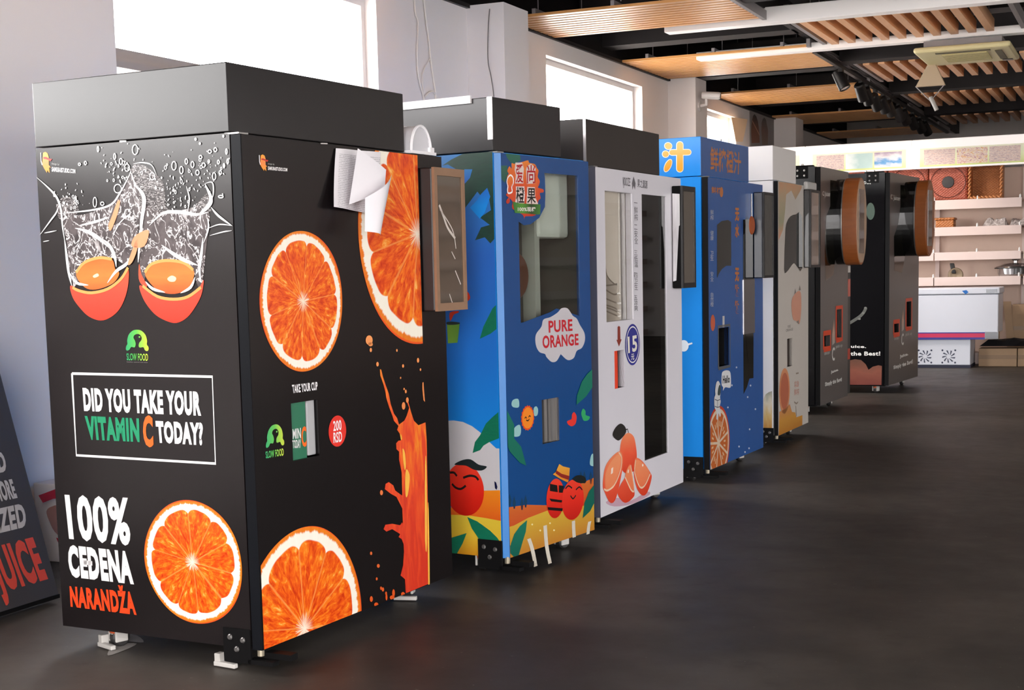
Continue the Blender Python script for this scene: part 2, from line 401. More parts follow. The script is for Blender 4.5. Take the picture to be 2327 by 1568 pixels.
LEDM = pbr('white_lamp_housing', '#f4f0ee', .35, var=.01, emit=.1)
for i, (xa, y, lb) in enumerate(((-3.80, 12.30, 'nearer long white linear ceiling lamp, its end over the slats'), (-4.03, 14.07, 'farther long white linear ceiling lamp beyond the first baffles'))):
    V, F = abox(xa, 3.0, y-.075, y+.075, ZC-.03, ZC+(.10 if i == 0 else .04)); o = mk('linear_lamp', V, F, LEDM, bevel=.006); tag(o, lb, 'lamp', 'linear ceiling lamps')
LED2 = pbr('fill_lamp_diffuser', '#fff4e6', .4, var=0, emit=8)  # added lamps, out of view, brighten the far right and its reflections
for i, y in enumerate((13.2, 16.4, 19.6, 22.8)):
    e = thing('linear_lamp', (3.4, y, ZC-.03), 'unseen linear lamp added as fill over the opposite shelving, %s from the viewer' % LB[i], 'lamp', 'added fill lamps over the opposite shelving')
    V, F = abox(1.6, 5.2, y-.08, y+.08, ZC-.03, ZC+.05); mk('housing', V, F, LEDM, e); V, F = abox(1.65, 5.15, y-.06, y+.06, ZC-.036, ZC-.03); mk('diffuser', V, F, LED2, e)
# spotlight track
TRK = -2.93
V, F = join([abox(TRK-.02, TRK+.02, 14.2, 24.4, ZC-.03, ZC+.01)]); e = thing('spotlight_track', (TRK, 14.2, ZC-.03), 'black spotlight track running down the ceiling', 'track')
mk('rail', V, F, pbr('black_metal', '#171516', .45, .3), e)
V, F = tube([(TRK+.05, y, ZC+.02+.008*math.sin(y*9)) for y in [14.4+.12*q for q in range(50)]], .006, 5); mk('cable', V, F, pbr('black_metal', '#171516'), e)
def basis(d):
    d = d.normalized(); a = d.orthogonal().normalized(); return a, d.cross(a), d
def lathe(c, d, prof, n=18):                           # prof: (radius, distance along d)
    a, b, d = basis(Vector(d)); V, F = [], []
    for r, h in prof:
        V += [Vector(c)+d*h+(a*math.cos(2*PI*k/n)+b*math.sin(2*PI*k/n))*r for k in range(n)]
    for i in range(len(prof)-1):
        F += [(i*n+k, i*n+(k+1) % n, (i+1)*n+(k+1) % n, (i+1)*n+k) for k in range(n)]
    return V, F
SPOT = [(1911, 182), (1957, 209), (1970, 218), (1989, 232), (2007, 238), (2021, 246), (2042, 258), (2056, 266), (2074, 277), (2090, 286), (2104, 292)]
POS = ['nearest', 'second', 'third', 'fourth', 'fifth', 'sixth', 'seventh', 'eighth', 'ninth', 'tenth', 'farthest']
BLKM = pbr('spot_black', '#1b1919', .42, .2); LENSM = pbr('spot_lens', '#cfcac4', .15, .7)
for i, (u, v) in enumerate(SPOT):
    p = hx(u, v, TRK); t = Vector((TRK, p.y, ZC-.03))
    e = thing('spotlight', t, 'black cylindrical track spotlight, %s on the track' % POS[i], 'spotlight', 'spotlights on the ceiling track')
    rnd = random.Random(i+3); d = Vector((.35+.3*rnd.random(), -.25+.25*rnd.random(), -.85)).normalized() if i < 1 else Vector((.18+.1*(i-4)/6, .62+.1*rnd.random(), -.72)).normalized()
    V, F = join([abox(t.x-.02, t.x+.02, t.y-.06, t.y+.06, t.z-.03, t.z), tube([t-Z*.02, t+Vector((.0, 0, -.07)), p-d*.07], .011, 8)]); mk('bracket', V, F, BLKM, e)
    V, F = lathe(p, d, [(.0, -.11), (.045, -.11), (.058, -.095), (.062, .10), (.055, .105), (.05, .09), (0, .088)]); hd = mk('lamp_head', V, F, BLKM, e, smooth=True, auto=.6)
    V, F = lathe(p, d, [(.0, .093), (.048, .096)]); mk('lens', V, F, LENSM, hd)
    if i in (1, 2, 3):                                           # warm beams added to these heads to brighten the shelving
        l = bpy.data.lights.new('fill_spot_beam', 'SPOT'); l.energy = 62; l.color = (1, .87, .78); l.spot_size = 1.25; l.spot_blend = .8; l.shadow_soft_size = .04
        lo = bpy.data.objects.new('fill_spot_beam', l); COL.objects.link(lo); lo.parent = e; lo.location = p+d*.12-t; lo.rotation_euler = d.to_track_quat('-Z', 'Y').to_euler()
# cassette air conditioner and its hanging parts
za = 3.17; q0, q1 = hz(2075, 122, za), hz(2300, 102, za); q2 = hz(2312, 136, za)
xa, xb, ya, yb = q0.x, q2.x+.02, q0.y, q2.y
ACM = pbr('yellowed_plastic', '#d8cd9c', .45, var=.04)
e = thing('air_conditioner', ((xa+xb)/2, (ya+yb)/2, za), 'yellowed square ceiling cassette air conditioner below the baffles', 'air conditioner')
V, F = abox(xa, xb, ya, yb, za, za+.05); mk('panel', V, F, ACM, e, bevel=.02)
V, F = abox(xa+.08, xb-.08, ya+.08, yb-.08, za+.05, za+.11); mk('casing', V, F, GREYT, e)
parts = [abox(xa+.22, xb-.22, ya+.22+.06*i, ya+.255+.06*i, za-.012, za) for i in range(int((yb-ya-.44)/.06))]
V, F = join(parts); mk('grille', V, F, pbr('tan_grille', '#b4a878', .55), e)
V, F = join([abox(xa+.18, xb-.18, ya+.09, ya+.15, za-.006, za), abox(xb-.15, xb-.09, ya+.2, yb-.2, za-.006, za)]); mk('air_outlet', V, F, pbr('dark_slot', '#5c563e', .6), e)
V, F = abox(xb-.14, xb-.05, yb-.16, yb-.07, za-.008, za); mk('receiver', V, F, pbr('dark_receiver', '#2b2115', .3), e)
pc = hy(2115, 172, 14.75)
e = thing('hanging_fitting', pc, 'square beige plate hanging on wires with a grey hook below the air conditioner', 'ceiling fitting')
V, F = box6([pc+Vector((x_, y_, z_)) for z_ in (-.10, .0) for y_ in (-.02, .02) for x_ in (-.14, .14)]); V[4].x += .12; V[5].x -= .10; V[6].x += .12; V[7].x -= .10; V[4].z += .12; V[5].z += .12; V[6].z += .12; V[7].z += .12
mk('plate', V, F, pbr('beige_plate', '#a8937a', .6), e, bevel=.006)
V, F = join([tube([pc+Vector((-.14, 0, -.09)), pc+Vector((0, 0, -.24)), pc+Vector((.13, 0, -.09))], .006, 6), tube([pc+Vector((-.02, 0, .1)), pc+Vector((-.03, 0, .17))], .004, 6)]); mk('wire', V, F, GREYT, e)
V, F = cyl(pc+Vector((.0, 0, -.2)), pc+Vector((.06, 0, -.33)), .02, 10); mk('hook', V, F, pbr('grey_hook', '#9a9692', .5), e)
# security camera on the second visible pillar
pc = hx(1616, 217, XL+.46); e = thing('security_camera', pc, 'white bullet security camera on the wall pillar', 'camera')
WHP = pbr('white_plastic', '#dcd8d6', .4, var=.02)
d = Vector((.9, .15, -.08)).normalized()
V, F = lathe(pc, d, [(0, -.10), (.034, -.10), (.04, -.08), (.04, .08), (.034, .1), (0, .1)]); mk('camera_body', V, F, WHP, e, smooth=True, auto=.7)
V, F = lathe(pc, d, [(0, .106), (.03, .104)]); mk('lens', V, F, pbr('spot_black', '#1b1919'), e)
V, F = join([tube([pc-d*.05, pc+Vector((-.06, .02, -.09)), Vector((XL+.31, pc.y+.05, pc.z-.1))], .018, 8), cyl(Vector((XL+.31, pc.y+.05, pc.z-.1)), Vector((XL+.33, pc.y+.05, pc.z-.1)), .06, 14)]); mk('mount', V, F, WHP, e)
# loose cables on the wall and pillar
WCAB = pbr('white_cable', '#e9e2dc', .5); x_ = XL+.012
def cable(name, pts, r, mat, label, x=x_):
    P = catmull(pts, 6, False); V, F = tube([hx(u, v, x) for u, v in P], r, 6)
    tag(mk(name, V, F, mat), label, 'cable')
C8 = cr(840, 0, 5.226)
cable('wall_cable', C8((535, -40), (545, 160), (578, 270), (565, 600), (580, 900), (640, 1150), (650, 1300)), .006, WCAB, 'thin white cable hanging on the wall, left one of two')
cable('wall_cable', C8((640, -60), (665, 180), (705, 500), (725, 700), (760, 950), (785, 1130), (790, 1320)), .007, WCAB, 'thicker white cable hanging down the wall, right one of two')
cable('cable_loop', C8((722, 690), (660, 800), (628, 900), (632, 1010), (640, 1180)), .005, WCAB, 'white cable branch curving off the thicker wall cable')
cable('cable_loop', C8((650, 1170), (690, 1110), (745, 1090), (785, 1120), (800, 1150)), .007, WCAB, 'white cable loop standing above the second machine')
# pillar face towards the viewer carries a thin grey wire
fp = 10.38-.008
P = catmull(C8((1425, 105), (1410, 300), (1405, 700), (1440, 900), (1465, 1050), (1475, 1150)), 6, False)
V, F = tube([hy(u, v, fp) for u, v in P], .004, 6); tag(mk('pillar_wire', V, F, pbr('grey_wire', '#77706e', .6)), 'thin grey wire running down the first visible pillar', 'cable')
# wall pictures beyond the third window
LW = Face((XL+.001, 0, 0), (0, 1, 0), (1, 0, 0))
C3 = cr(1690, 220, 14.256)
e = thing('wall_picture', LW.w(LW.px(1724, 300)), 'grey panel with two arched brown food pictures on the wall', 'picture')
V, F = box6([LW.w(p, o) for o in (0, .01) for p in [(hx(1703, 300, XL).y, 2.72), (hx(1757, 300, XL).y, 2.72), (hx(1703, 300, XL).y, 3.32), (hx(1757, 300, XL).y, 3.32)]])
mk('panel', V, F, pbr('grey_panel', '#8f8987', .7), e)
LW2 = Face((XL+.012, 0, 0), (0, 1, 0), (1, 0, 0))
for k, (pts, cc) in enumerate(((C3((255, 1500), (240, 1100), (260, 800), (300, 620), (350, 560), (410, 640), (460, 800), (500, 1100), (520, 1490)), ['#8a5a44', '#7a4c36', '#2f302c']), (C3((600, 1560), (570, 1100), (580, 850), (620, 720), (665, 670), (720, 740), (750, 900), (790, 1100), (780, 1550)), ['#85705f', '#7b584a', '#4c4845']))):
    print_poly(LW2, 'picture_print', [pts], grad('wallpic%d' % k, cc, 1, .6, .3), e)
strokes(LW2, 'picture_print', [C3((275, 780), (420, 1060), (510, 1240))], ink('#b98a70', .6), e, 2, .02)
V, F = box6([hx(u, v, XL+dx) for dx in (.02, .06) for u, v in ((1672, 322), (1688, 322), (1662, 266), (1699, 271))]); tag(mk('cream_trapezoid', V, F, pbr('cream_trapezoid', '#f2d9b8', .6)), 'cream trapezoid beside the far window', 'board')  # plain cream trapezoid set just off the wall

# pale scuffs of dried paint on the floor beneath the nearest machine
FL = bpy.data.objects['floor']; c3_ = cr(60, 1040, 2.97)
for P in (c3_((560, 1225), (640, 1195), (745, 1200), (792, 1245), (700, 1240), (600, 1228)), c3_((565, 1250), (640, 1252), (745, 1255), (660, 1300), (552, 1335), (560, 1290))):
    V = [hz(u, v, .0015) for u, v in catmull(P, 3)]; mk('paint_scuff', V, [tuple(range(len(V)))], pbr('dried_paint', '#9d9792', .6, var=.2, scale=40), FL)
# ------------------------------------------------------------------ far shelving, signs, freezer, goods
SY = 19.15
SHM = pbr('pinkish_white_enamel', '#d2bfb9', .45, var=.03); BACKM = pbr('beige_back_panel', '#cdb5a6', .7, var=.05)
xr = hy(2322, 470, SY).x
e = thing('shelf_unit', ((-4.3+xr)/2, SY+.25, 0), 'pinkish white shop shelving along the far side with five shelves', 'shelves')
V, F = abox(-4.4, xr+1.2, SY+.45, SY+.49, .1, 2.45); mk('back_panel', V, F, BACKM, e)
LIPS = [(455.5, 477, 2128), (517, 537, 2126), (575, 593.6, 2089), (631, 650.7, 2089)]
SHZ = []
for a, b, u in LIPS:
    zt_, zb_ = hy(u, a, SY).z, hy(u, b, SY).z; SHZ.append(zt_)
    for x0, x1 in ((-4.4, -2.45), (-2.44, xr), (xr+.03, xr+1.2)):
        V, F = join([abox(x0, x1, SY, SY+.02, zb_, zt_), abox(x0, x1, SY+.02, SY+.45, zt_-.035, zt_-.01)]); o = mk('shelf', V, F, SHM, e, bevel=.004)
    V, F = join([lathe(Vector((x, SY+.01, zt_-.005)), Z, [(.014, 0), (.012, .035), (0, .05)], 6) for x in (xr-.02, xr-.52, xr-1.04)]); mk('peg', V, F, WHP, e)
for x in (-4.4, -2.46, xr, xr+1.2):
    V, F = abox(x-.02, x+.03, SY+.40, SY+.45, 0, 2.45); mk('post', V, F, SHM, e)
V, F = abox(-4.4, xr+1.2, SY+.05, SY+.48, 0, .14); mk('base_deck', V, F, SHM, e)
# picture signs above
sgy = 19.05; zt_, zb_ = hy(2082, 318, sgy).z, hy(2327, 372, sgy).z
xs = [hy(1690, 330, sgy).x-.2, hy(1830, 322, sgy).x, hy(2073, 314, sgy).x, hy(2345, 290, sgy).x, hy(2345, 290, sgy).x+1.3]
SIGNM = pbr('lightbox_white', '#ece5e2', .4, var=.01, emit=.5)
g = G('sign_photo'); u_ = g.uv(); nz = g.noise(u_, 7, 5, .7, 1.2)
c = g.ramp(nz, [(.3, '#8a5560'), (.42, '#d9a7a0'), (.5, '#f0e6dc'), (.58, '#e8c08a'), (.68, '#c96a50')]); PH1 = g.done(c, .4)
g = G('sign_photo_b'); u_ = g.uv(); nz = g.noise(g.mapping(u_, (2, 9, 1)), 4, 4, .7, 1.); c = g.ramp(nz, [(.3, '#7d7690'), (.45, '#c9a9a8'), (.55, '#efe3d6'), (.65, '#d69a86')]); PH2 = g.done(c, .4)
for i in range(4):
    a, b = xs[i]+.004, xs[i+1]-.004
    e = thing('picture_sign', ((a+b)/2, sgy, zb_), ['white picture sign panel at the far left end of the row', 'white picture sign with pastry, teal and blue pictures', 'white picture sign above the wicker trays', 'white picture sign cut off at the right edge'][i], 'sign', 'picture signs above the shelving')
    V, F = abox(a, b, sgy, sgy+.08, zb_, zt_); mk('sign_box', V, F, SIGNM, e, bevel=.006)
    SF = Face((a, sgy-.001, 0), (1, 0, 0), (0, -1, 0)); W_ = b-a; h0, h1 = zb_+.02, zt_-.11
    rect = lambda s0, s1, t0, t1: [(s0, t0), (s1, t0), (s1, t1), (s0, t1)]
    print_poly(SF, 'picture_print', [rect(.09, W_-.07, h0, h1)], grad('limeborder', ['#d7e08a', '#eef2c9', '#f3f3dc'], 1, .4), e, 1, px=False)
    xs_ = [.13, .13+(W_-.24)*.34, .13+(W_-.24)*.67, W_-.11]
    for q in range(3):
        m_ = [PH2, PH1, PH2][q] if i != 1 else [PH2, grad('teal_photo', ['#f4f6f4', '#bcd8d4', '#c9e2de'], 0, .4, .6), grad('blue_photo', ['#f2f2f2', '#5aa0d8', '#f0ecec', '#b9a2b8'], 1, .4, .9)][q]
        print_poly(SF, 'picture_print', [rect(xs_[q]+.01, xs_[q+1]-.01, h0+.02, h1-.02)], m_, e, 2, px=False)
# chest freezer
fy = 18.42
A = hy(2268, 757, fy); B = hy(2204, 835, fy); T0 = hy(2268, 653, fy)
xl_ = -3.1; d_ = .62
FRW = pbr('freezer_white', '#d9dde8', .3, var=.015)
e = thing('chest_freezer', ((xl_+A.x)/2, fy+.3, 0), 'white chest freezer with red and blue stripe below the shelves', 'freezer')
V, F = abox(xl_, A.x, fy, fy+d_, A.z, T0.z-.08); mk('cabinet', V, F, FRW, e, bevel=.012)
V, F = abox(xl_-.01, A.x+.012, fy-.012, fy+d_, T0.z-.075, T0.z); mk('lid', V, F, FRW, e, bevel=.012)
V, F = abox(xl_, B.x, fy+.03, fy+d_-.05, .035, A.z-.05); mk('motor_base', V, F, FRW, e, bevel=.008)
V, F = abox(xl_, B.x+.005, fy+.025, fy+d_-.06, 0, .035); mk('plinth', V, F, pbr('navy_plinth', '#1b1f38', .5), e)
V, F = abox(xl_, A.x-.15, fy-.006, fy+.2, A.z-.055, A.z-.0); mk('stripe', V, F, pbr('freezer_red', '#d0325c', .35), e)
V, F = join([abox(xl_, A.x-.15, fy-.008, fy+.19, A.z-.075, A.z-.05), abox(xl_, A.x-.15, fy-.008, fy+.19, A.z+.0, A.z+.012)]); mk('stripe', V, F, pbr('freezer_blue', '#3a3a90', .35), e)
V, F = join([abox(A.x-.15, A.x+.004, fy-.01, fy+.2, A.z-.07, A.z+.015), abox(A.x-.14, A.x-.02, fy-.016, fy, T0.z-.06, T0.z-.02)]); mk('corner_fitting', V, F, pbr('chrome', '#c9cdd2', .15, .9), e)
FF = Face((0, fy+.03, 0), (1, 0, 0), (0, -1, 0)); bl = []
for u, v in ((2102, 810), (2156, 810)):
    c0 = FF.px(u, v)
    for k in range(9):
        a = 2*PI*k/9
        bl.append([(c0[0]+r*math.cos(a+o), c0[1]+r*math.sin(a+o)) for r, o in ((.025, 0), (.05, .25), (.075, .35), (.078, .6), (.05, .5), (.027, .3))])
    for sx in (-1, 1):
        for sy in (-1, 1): bl.append(ellipse((c0[0]+sx*.075, c0[1]+sy*.075), .012, .012, 8))
print_poly(FF, 'vent_slots', bl, pbr('vent_dark', '#3a4056', .6), e, 3, px=False)
print_poly(Face((0, fy-.012, 0), (1, 0, 0), (0, -1, 0)), 'emblem', [[(2186, 661), (2196, 659), (2201, 664), (2194, 669)]], ink('#2a6fc0'), e, 1)
# woven trays and basket on the top shelf
def woven(name, a, b):
    g = G(name); ob = g.obj(); w1 = g.n('ShaderNodeTexBrick'); g.nt.links.new(g.mapping(ob, (1, 1, 1)), w1.inputs[0])
    x, y, z_ = g.xyz(ob); wv = g.M('MULTIPLY', g.M('SINE', g.M('MULTIPLY', x, 160.)), g.M('SINE', g.M('MULTIPLY', z_, 200.)))
    nz = g.noise(g.mapping(ob, (3, 3, 30)), 4, 4); g.bump(wv, .5, .006); g.nt.nodes.remove(w1)
    return g.done(g.mix(g.M('MULTIPLY_ADD', wv, .3, nz), a, b), .45)
TRM = woven('red_wicker', '#7c3626', '#b05a42'); BSM = woven('orange_wicker', '#8a4e22', '#c07a40'); TRR = pbr('red_wicker_rim', '#a9543c', .4)
zs_ = SHZ[0]-.01
def tray(u0, u1, vt, label, ring):
    x0, x1 = hy(u0, 430, SY+.05).x, hy(u1, 430, SY+.05).x; zt = hy((u0+u1)/2, vt, SY+.05).z; y0 = SY+.05
    e = thing('wicker_tray', ((x0+x1)/2, y0+.12, zs_), label, 'tray', 'red wicker trays on the top shelf')
    V, F = abox(x0, x1, y0, y0+.24, zs_, zt-.05); mk('tray_body', V, F, TRM, e, bevel=.03)
    n_ = 15; parts = []
    for i in range(n_):
        x = x0+.03+(x1-x0-.06)*i/(n_-1); parts.append(tube([(x-.012, y0+.01, zt-.11), (x+.012, y0+.02, zt-.04), (x+.02, y0+.06, zt-.01), (x+.02, y0+.2, zt-.02)], .013, 6))
    V, F = join(parts); mk('ribbed_rim', V, F, TRR, e, smooth=True)
    if ring:
        c0 = Vector(((x0+x1)/2, y0-.002, (zs_+zt)/2-.02)); V, F = join([tube([c0+Vector((r*math.cos(a)*1.1, 0, r*math.sin(a))) for a in [2*PI*k/36 for k in range(37)]], .005, 5) for r in (.19,)]); mk('base_ring', V, F, pbr('dark_wicker', '#5b2a1e', .5), e)
        V, F = lathe(c0, (0, -1, 0), [(.075, 0), (.07, .012), (0, .014)], 20); mk('base_hub', V, F, pbr('black_wicker', '#1e1a1a', .5), e)
tray(1928, 2016, 377, 'red wicker tray mostly hidden behind the far machines, leftmost of three', False)
tray(2018, 2109, 367, 'red wicker tray standing behind the last machine, middle of three', True)
tray(2110, 2199, 364, 'red wicker tray with black round hub, rightmost of three', True)
x0, x1 = hy(2201, 430, SY).x, hy(2277, 430, SY).x; zt = hy(2240, 360, SY).z
e = thing('wicker_basket', ((x0+x1)/2, SY+.15, zs_), 'orange brown wicker basket lying with its mouth towards the viewer', 'basket')
V, F = join([abox(x0, x1, SY+.28, SY+.3, zs_+.01, zt), abox(x0, x0+.02, SY+.02, SY+.28, zs_+.01, zt), abox(x1-.02, x1, SY+.02, SY+.28, zs_+.01, zt), abox(x0+.02, x1-.02, SY+.02, SY+.28, zs_+.01, zs_+.03), abox(x0+.02, x1-.02, SY+.02, SY+.28, zt-.02, zt)]); mk('basket_body', V, F, BSM, e)
loop = [(x0+.01, zs_+.025), (x1-.01, zs_+.025), (x1-.01, zt), (x0+.01, zt)]; br = []
for k in range(4):
    a, b = loop[k], loop[(k+1) % 4]; L_ = math.dist(a, b); n_ = int(L_/.045)
    for i in range(n_):
        t0, t1 = (i-.1)/n_, (i+1.1)/n_; p = lambda t, o: Vector((a[0]+(b[0]-a[0])*t+o*(b[1]-a[1])/L_, SY+.015, a[1]+(b[1]-a[1])*t-o*(b[0]-a[0])/L_))
        br.append(tube([p(t0, -.016), p((t0+t1)/2, 0)-Vector((0, .012, 0)), p(t1, .016)], [.008, .014, .008], 6))
V, F = join(br); mk('braided_rim', V, F, pbr('wicker_rim', '#bd7c4c', .45), e, smooth=True)
p = hy(1832, 372, SY+.05); V, F = box6([Vector((x, y, z_)) for z_ in (p.z-.12, p.z+.04) for y in (SY+.05, SY+.3) for x in (p.x-.28, p.x+.12)]); tag(mk('wicker_basket', V, F, BSM, bevel=.02), 'orange basket rim showing above the dark machine, far left', 'basket')
# goods on the lower shelves
def onshelf(i): return SHZ[i]-.01
a, b = hy(2127, 510, SY+.1), hy(2168, 494, SY+.1)
V, F = join([abox(a.x, b.x, SY+.06, SY+.3, onshelf(1), b.z-.03), abox(a.x-.02, b.x+.015, SY+.045, SY+.315, b.z-.03, b.z)]); tag(mk('bread_basket', V, F, BSM, bevel=.012), 'small brown basket on the second shelf', 'basket')
g = G('crinkled_film'); nz = g.noise(g.obj(), 26, 5, .7, 1.5); g.bump(nz, .9, .02); FILM = g.done(g.ramp(nz, [(.3, '#6b6260'), (.5, '#b7aca8'), (.65, '#efeae8')]), .2, 0, .6)
def lump(name, u0, u1, v0, zb, y0, dep, label, cat, mat=FILM, seed=1):
    rnd = random.Random(seed); x0, x1 = hy(u0, v0, y0).x, hy(u1, v0, y0).x; h = hy(u0, v0, y0).z-zb; V, F = [], []
    N_, M_ = 10, 6
    for j in range(M_):
        for i in range(N_):
            t, s = i/(N_-1), j/(M_-1); e_ = min(t, 1-t, s, 1-s)
            V.append(Vector((x0+(x1-x0)*t, y0+dep*s, zb+(0 if e_ == 0 else h*(.55+.45*rnd.random())))))
    F = [(j*N_+i, j*N_+i+1, (j+1)*N_+i+1, (j+1)*N_+i) for j in range(M_-1) for i in range(N_-1)]+[tuple(j*N_ for j in range(M_))+tuple((M_-1)*N_+i for i in range(1, N_))+tuple(j*N_+N_-1 for j in range(M_-2, -1, -1))+tuple(range(N_-2, 0, -1))]
    tag(mk(name, V, F, mat), label, cat)
lump('wrapped_packs', 2232, 2290, 494, onshelf(1), SY+.05, .3, 'clear film wrapped pack on the second shelf, left of two', 'pack')
lump('wrapped_packs', 2294, 2335, 494, onshelf(1), SY+.05, .3, 'clear film wrapped pack on the second shelf, right of two', 'pack', seed=4)
lump('paper_scraps', 2190, 2300, 571, onshelf(2), SY+.05, .25, 'flat pale scraps lying on the third shelf', 'paper', pbr('pale_scrap', '#cfc0b4', .6), 6)
p0, p1 = hy(2163, 598, SY+.06), hy(2168, 622, SY+.06); e = thing('ladle', (p1.x, SY+.06, onshelf(3)), 'black handled round ladle standing on the fourth shelf', 'utensil')
V, F = box6([Vector((x, y, z_)) for z_, xo in ((p1.z, p1.x), (p0.z, p0.x)) for y in (SY+.05, SY+.075) for x in (xo-.028, xo+.028)]); mk('handle', V, F, pbr('spot_black', '#1b1919'), e, bevel=.012)
V, F = lathe(Vector((p1.x+.02, SY+.08, p1.z-.02)), (0, -1, 0), [(.0, .0), (.06, 0), (.095, .03), (.085, .035), (.06, .02), (0, .018)], 20); mk('bowl', V, F, pbr('bronze', '#7a6a55', .35, .5), e, smooth=True)
p0 = hy(2306, 628, SY+.1); e = thing('pan_with_lid', (p0.x, SY+.2, onshelf(3)), 'shiny steel pan with lid at the right end of the fourth shelf', 'pan')
STL = pbr('polished_steel', '#c7c7c7', .12, .95); cz = onshelf(3)
V, F = lathe((p0.x, SY+.22, cz), Z, [(0, 0), (.18, 0), (.21, .03), (.22, .10), (.235, .105), (.21, .1), (0, .1)], 28); mk('pan_body', V, F, STL, e, smooth=True, auto=.6)
V, F = lathe((p0.x, SY+.22, cz+.105), Z, [(.245, 0), (.235, .02), (.12, .055), (.03, .065), (.03, .09), (.05, .1), (.04, .115), (0, .118)], 28); mk('lid', V, F, STL, e, smooth=True, auto=.6)
V, F = lathe((p0.x, SY+.22, cz+.1), Z, [(.25, 0), (.25, .012)], 28); mk('rim', V, F, pbr('spot_black', '#1b1919'), e)
# cartons at the right
CARD = pbr('cardboard', '#a98c6f', .75, var=.08, scale=14)
def carton(u0, u1, v0, y, dep, z0, label, tilt=0):
    a, b = hy(u0, v0, y), hy(u1, v0, y); e = thing('carton', ((a.x+b.x)/2, y+dep/2, z0), label, 'carton')
    V, F = abox(a.x, b.x, y, y+dep, z0, a.z); mk('box', V, F, CARD, e, bevel=.006)
    V, F = abox(a.x+.0, b.x, y-.002, y, (z0+a.z)/2-.02, (z0+a.z)/2+.03); mk('tape', V, F, pbr('brown_tape', '#8c6f52', .35), e)
    if tilt:
        V, F = box6([Vector((x, yy, zz)) for zz, o in ((z0, -.04), (a.z+.04, -.10)) for yy in (y-.05, y-.035) for x in (a.x+o, a.x+o+.09)]); mk('flap', V, F, CARD, e)
carton(2224, 2311, 792, 18.75, .3, 0, 'flat brown carton on the floor right of the freezer')
carton(2313, 2400, 792, 18.75, .3, 0, 'flat brown carton on the floor, cut off by the right edge')
carton(2300, 2400, 692, 19.25, .18, 0.14, 'open brown carton leaning under the shelves at the right', 1)
lump('black_bag', 2226, 2400, 768, .245, 18.8, .22, 'black plastic bag squashed on top of the flat cartons', 'bag', pbr('black_plastic', '#1a1a1c', .3, bump=.6, scale=30), 9)
# shelving along the opposite wall
e = thing('wall_shelves', (5.3, 19, 0), 'beige shelving along the opposite wall, out of view', 'shelves')
V, F = abox(5.5, 5.55, 12.4, 25.5, .1, 2.5); mk('back_panel', V, F, BACKM, e)
for z_ in (.12, .55, 1.0, 1.42, 1.85, 2.3):
    V, F = join([abox(5.0, 5.5, 12.4, 25.5, z_-.03, z_), abox(4.98, 5.0, 12.4, 25.5, z_-.06, z_+.04)]); mk('shelf', V, F, SHM, e)
for y_ in (12.4, 15.0, 17.6, 20.2, 22.8, 25.44):
    V, F = abox(5.44, 5.5, y_, y_+.06, 0, 2.5); mk('post', V, F, SHM, e)
# ------------------------------------------------------------------ vending machines
BLK = pbr('black_powder_coat', '#191718', .42, .0, .5, .1, 6); DEEP = pbr('black_gap', '#0b0a0b', .7, 0, .15)
STEEL = pbr('brushed_steel', '#a3a09e', .3, .85); SLATE = pbr('slate_door_edge', '#4a4954', .45)
WH = pbr('white_enamel', '#d9d7dc', .33, var=.02); GREYIN = pbr('grey_interior', '#55544f', .45, .3)
DG = glass('door_glass', (.84, .86, .84), 1.5)
PROTO = {}
def caster(parent, pos, yaw=0., s=.085, lever=False):
    pos = Vector(pos); key = ('c', round(s, 3), lever)
    if key not in PROTO:
        V, F = join([abox(-.03, .03, -.03, .03, s-.008, s), abox(-.028, -.018, -.02, .03, s*.25, s-.008), abox(.018, .028, -.02, .03, s*.25, s-.008), cyl(Vector((0, 0, s*.55)), Vector((0, 0, s-.008)), .022, 12)]+([abox(-.045, -.02, -.05, -.02, .005, s*.55), abox(-.045, .05, -.055, -.035, .004, .02)] if lever else []))
        a = mk('caster', V, F, pbr('white_caster', '#c9c5c0', .45), None, org=Vector((0, 0, 0)), bevel=.003)
        V, F = lathe((-.017, .012, s*.42), (1, 0, 0), [(0, 0), (s*.34, 0), (s*.42, .006), (s*.42, .028), (s*.34, .034), (0, .034)], 18)
        b = mk('wheel', V, F, pbr('grey_tyre', '#2b2929', .5), a)
        V, F = lathe((0, 0, s*.62), Z, [(.024, 0), (.026, .004), (.026, .012), (.024, .016)], 14); c_ = mk('collar', V, F, pbr('orange_collar', '#c9582a', .4), a)
        PROTO[key] = (a.data, [(b.name.split('.')[0], b.data), ('collar', c_.data)])
        for o in (b, c_, a): bpy.data.objects.remove(o)
    md, ch = PROTO[key]
    o = bpy.data.objects.new('caster', md); link(o, parent, pos); o.rotation_euler = (0, 0, yaw)
    for nm, d_ in ch:
        q = bpy.data.objects.new(nm, d_); COL.objects.link(q); q.parent = o
    return o
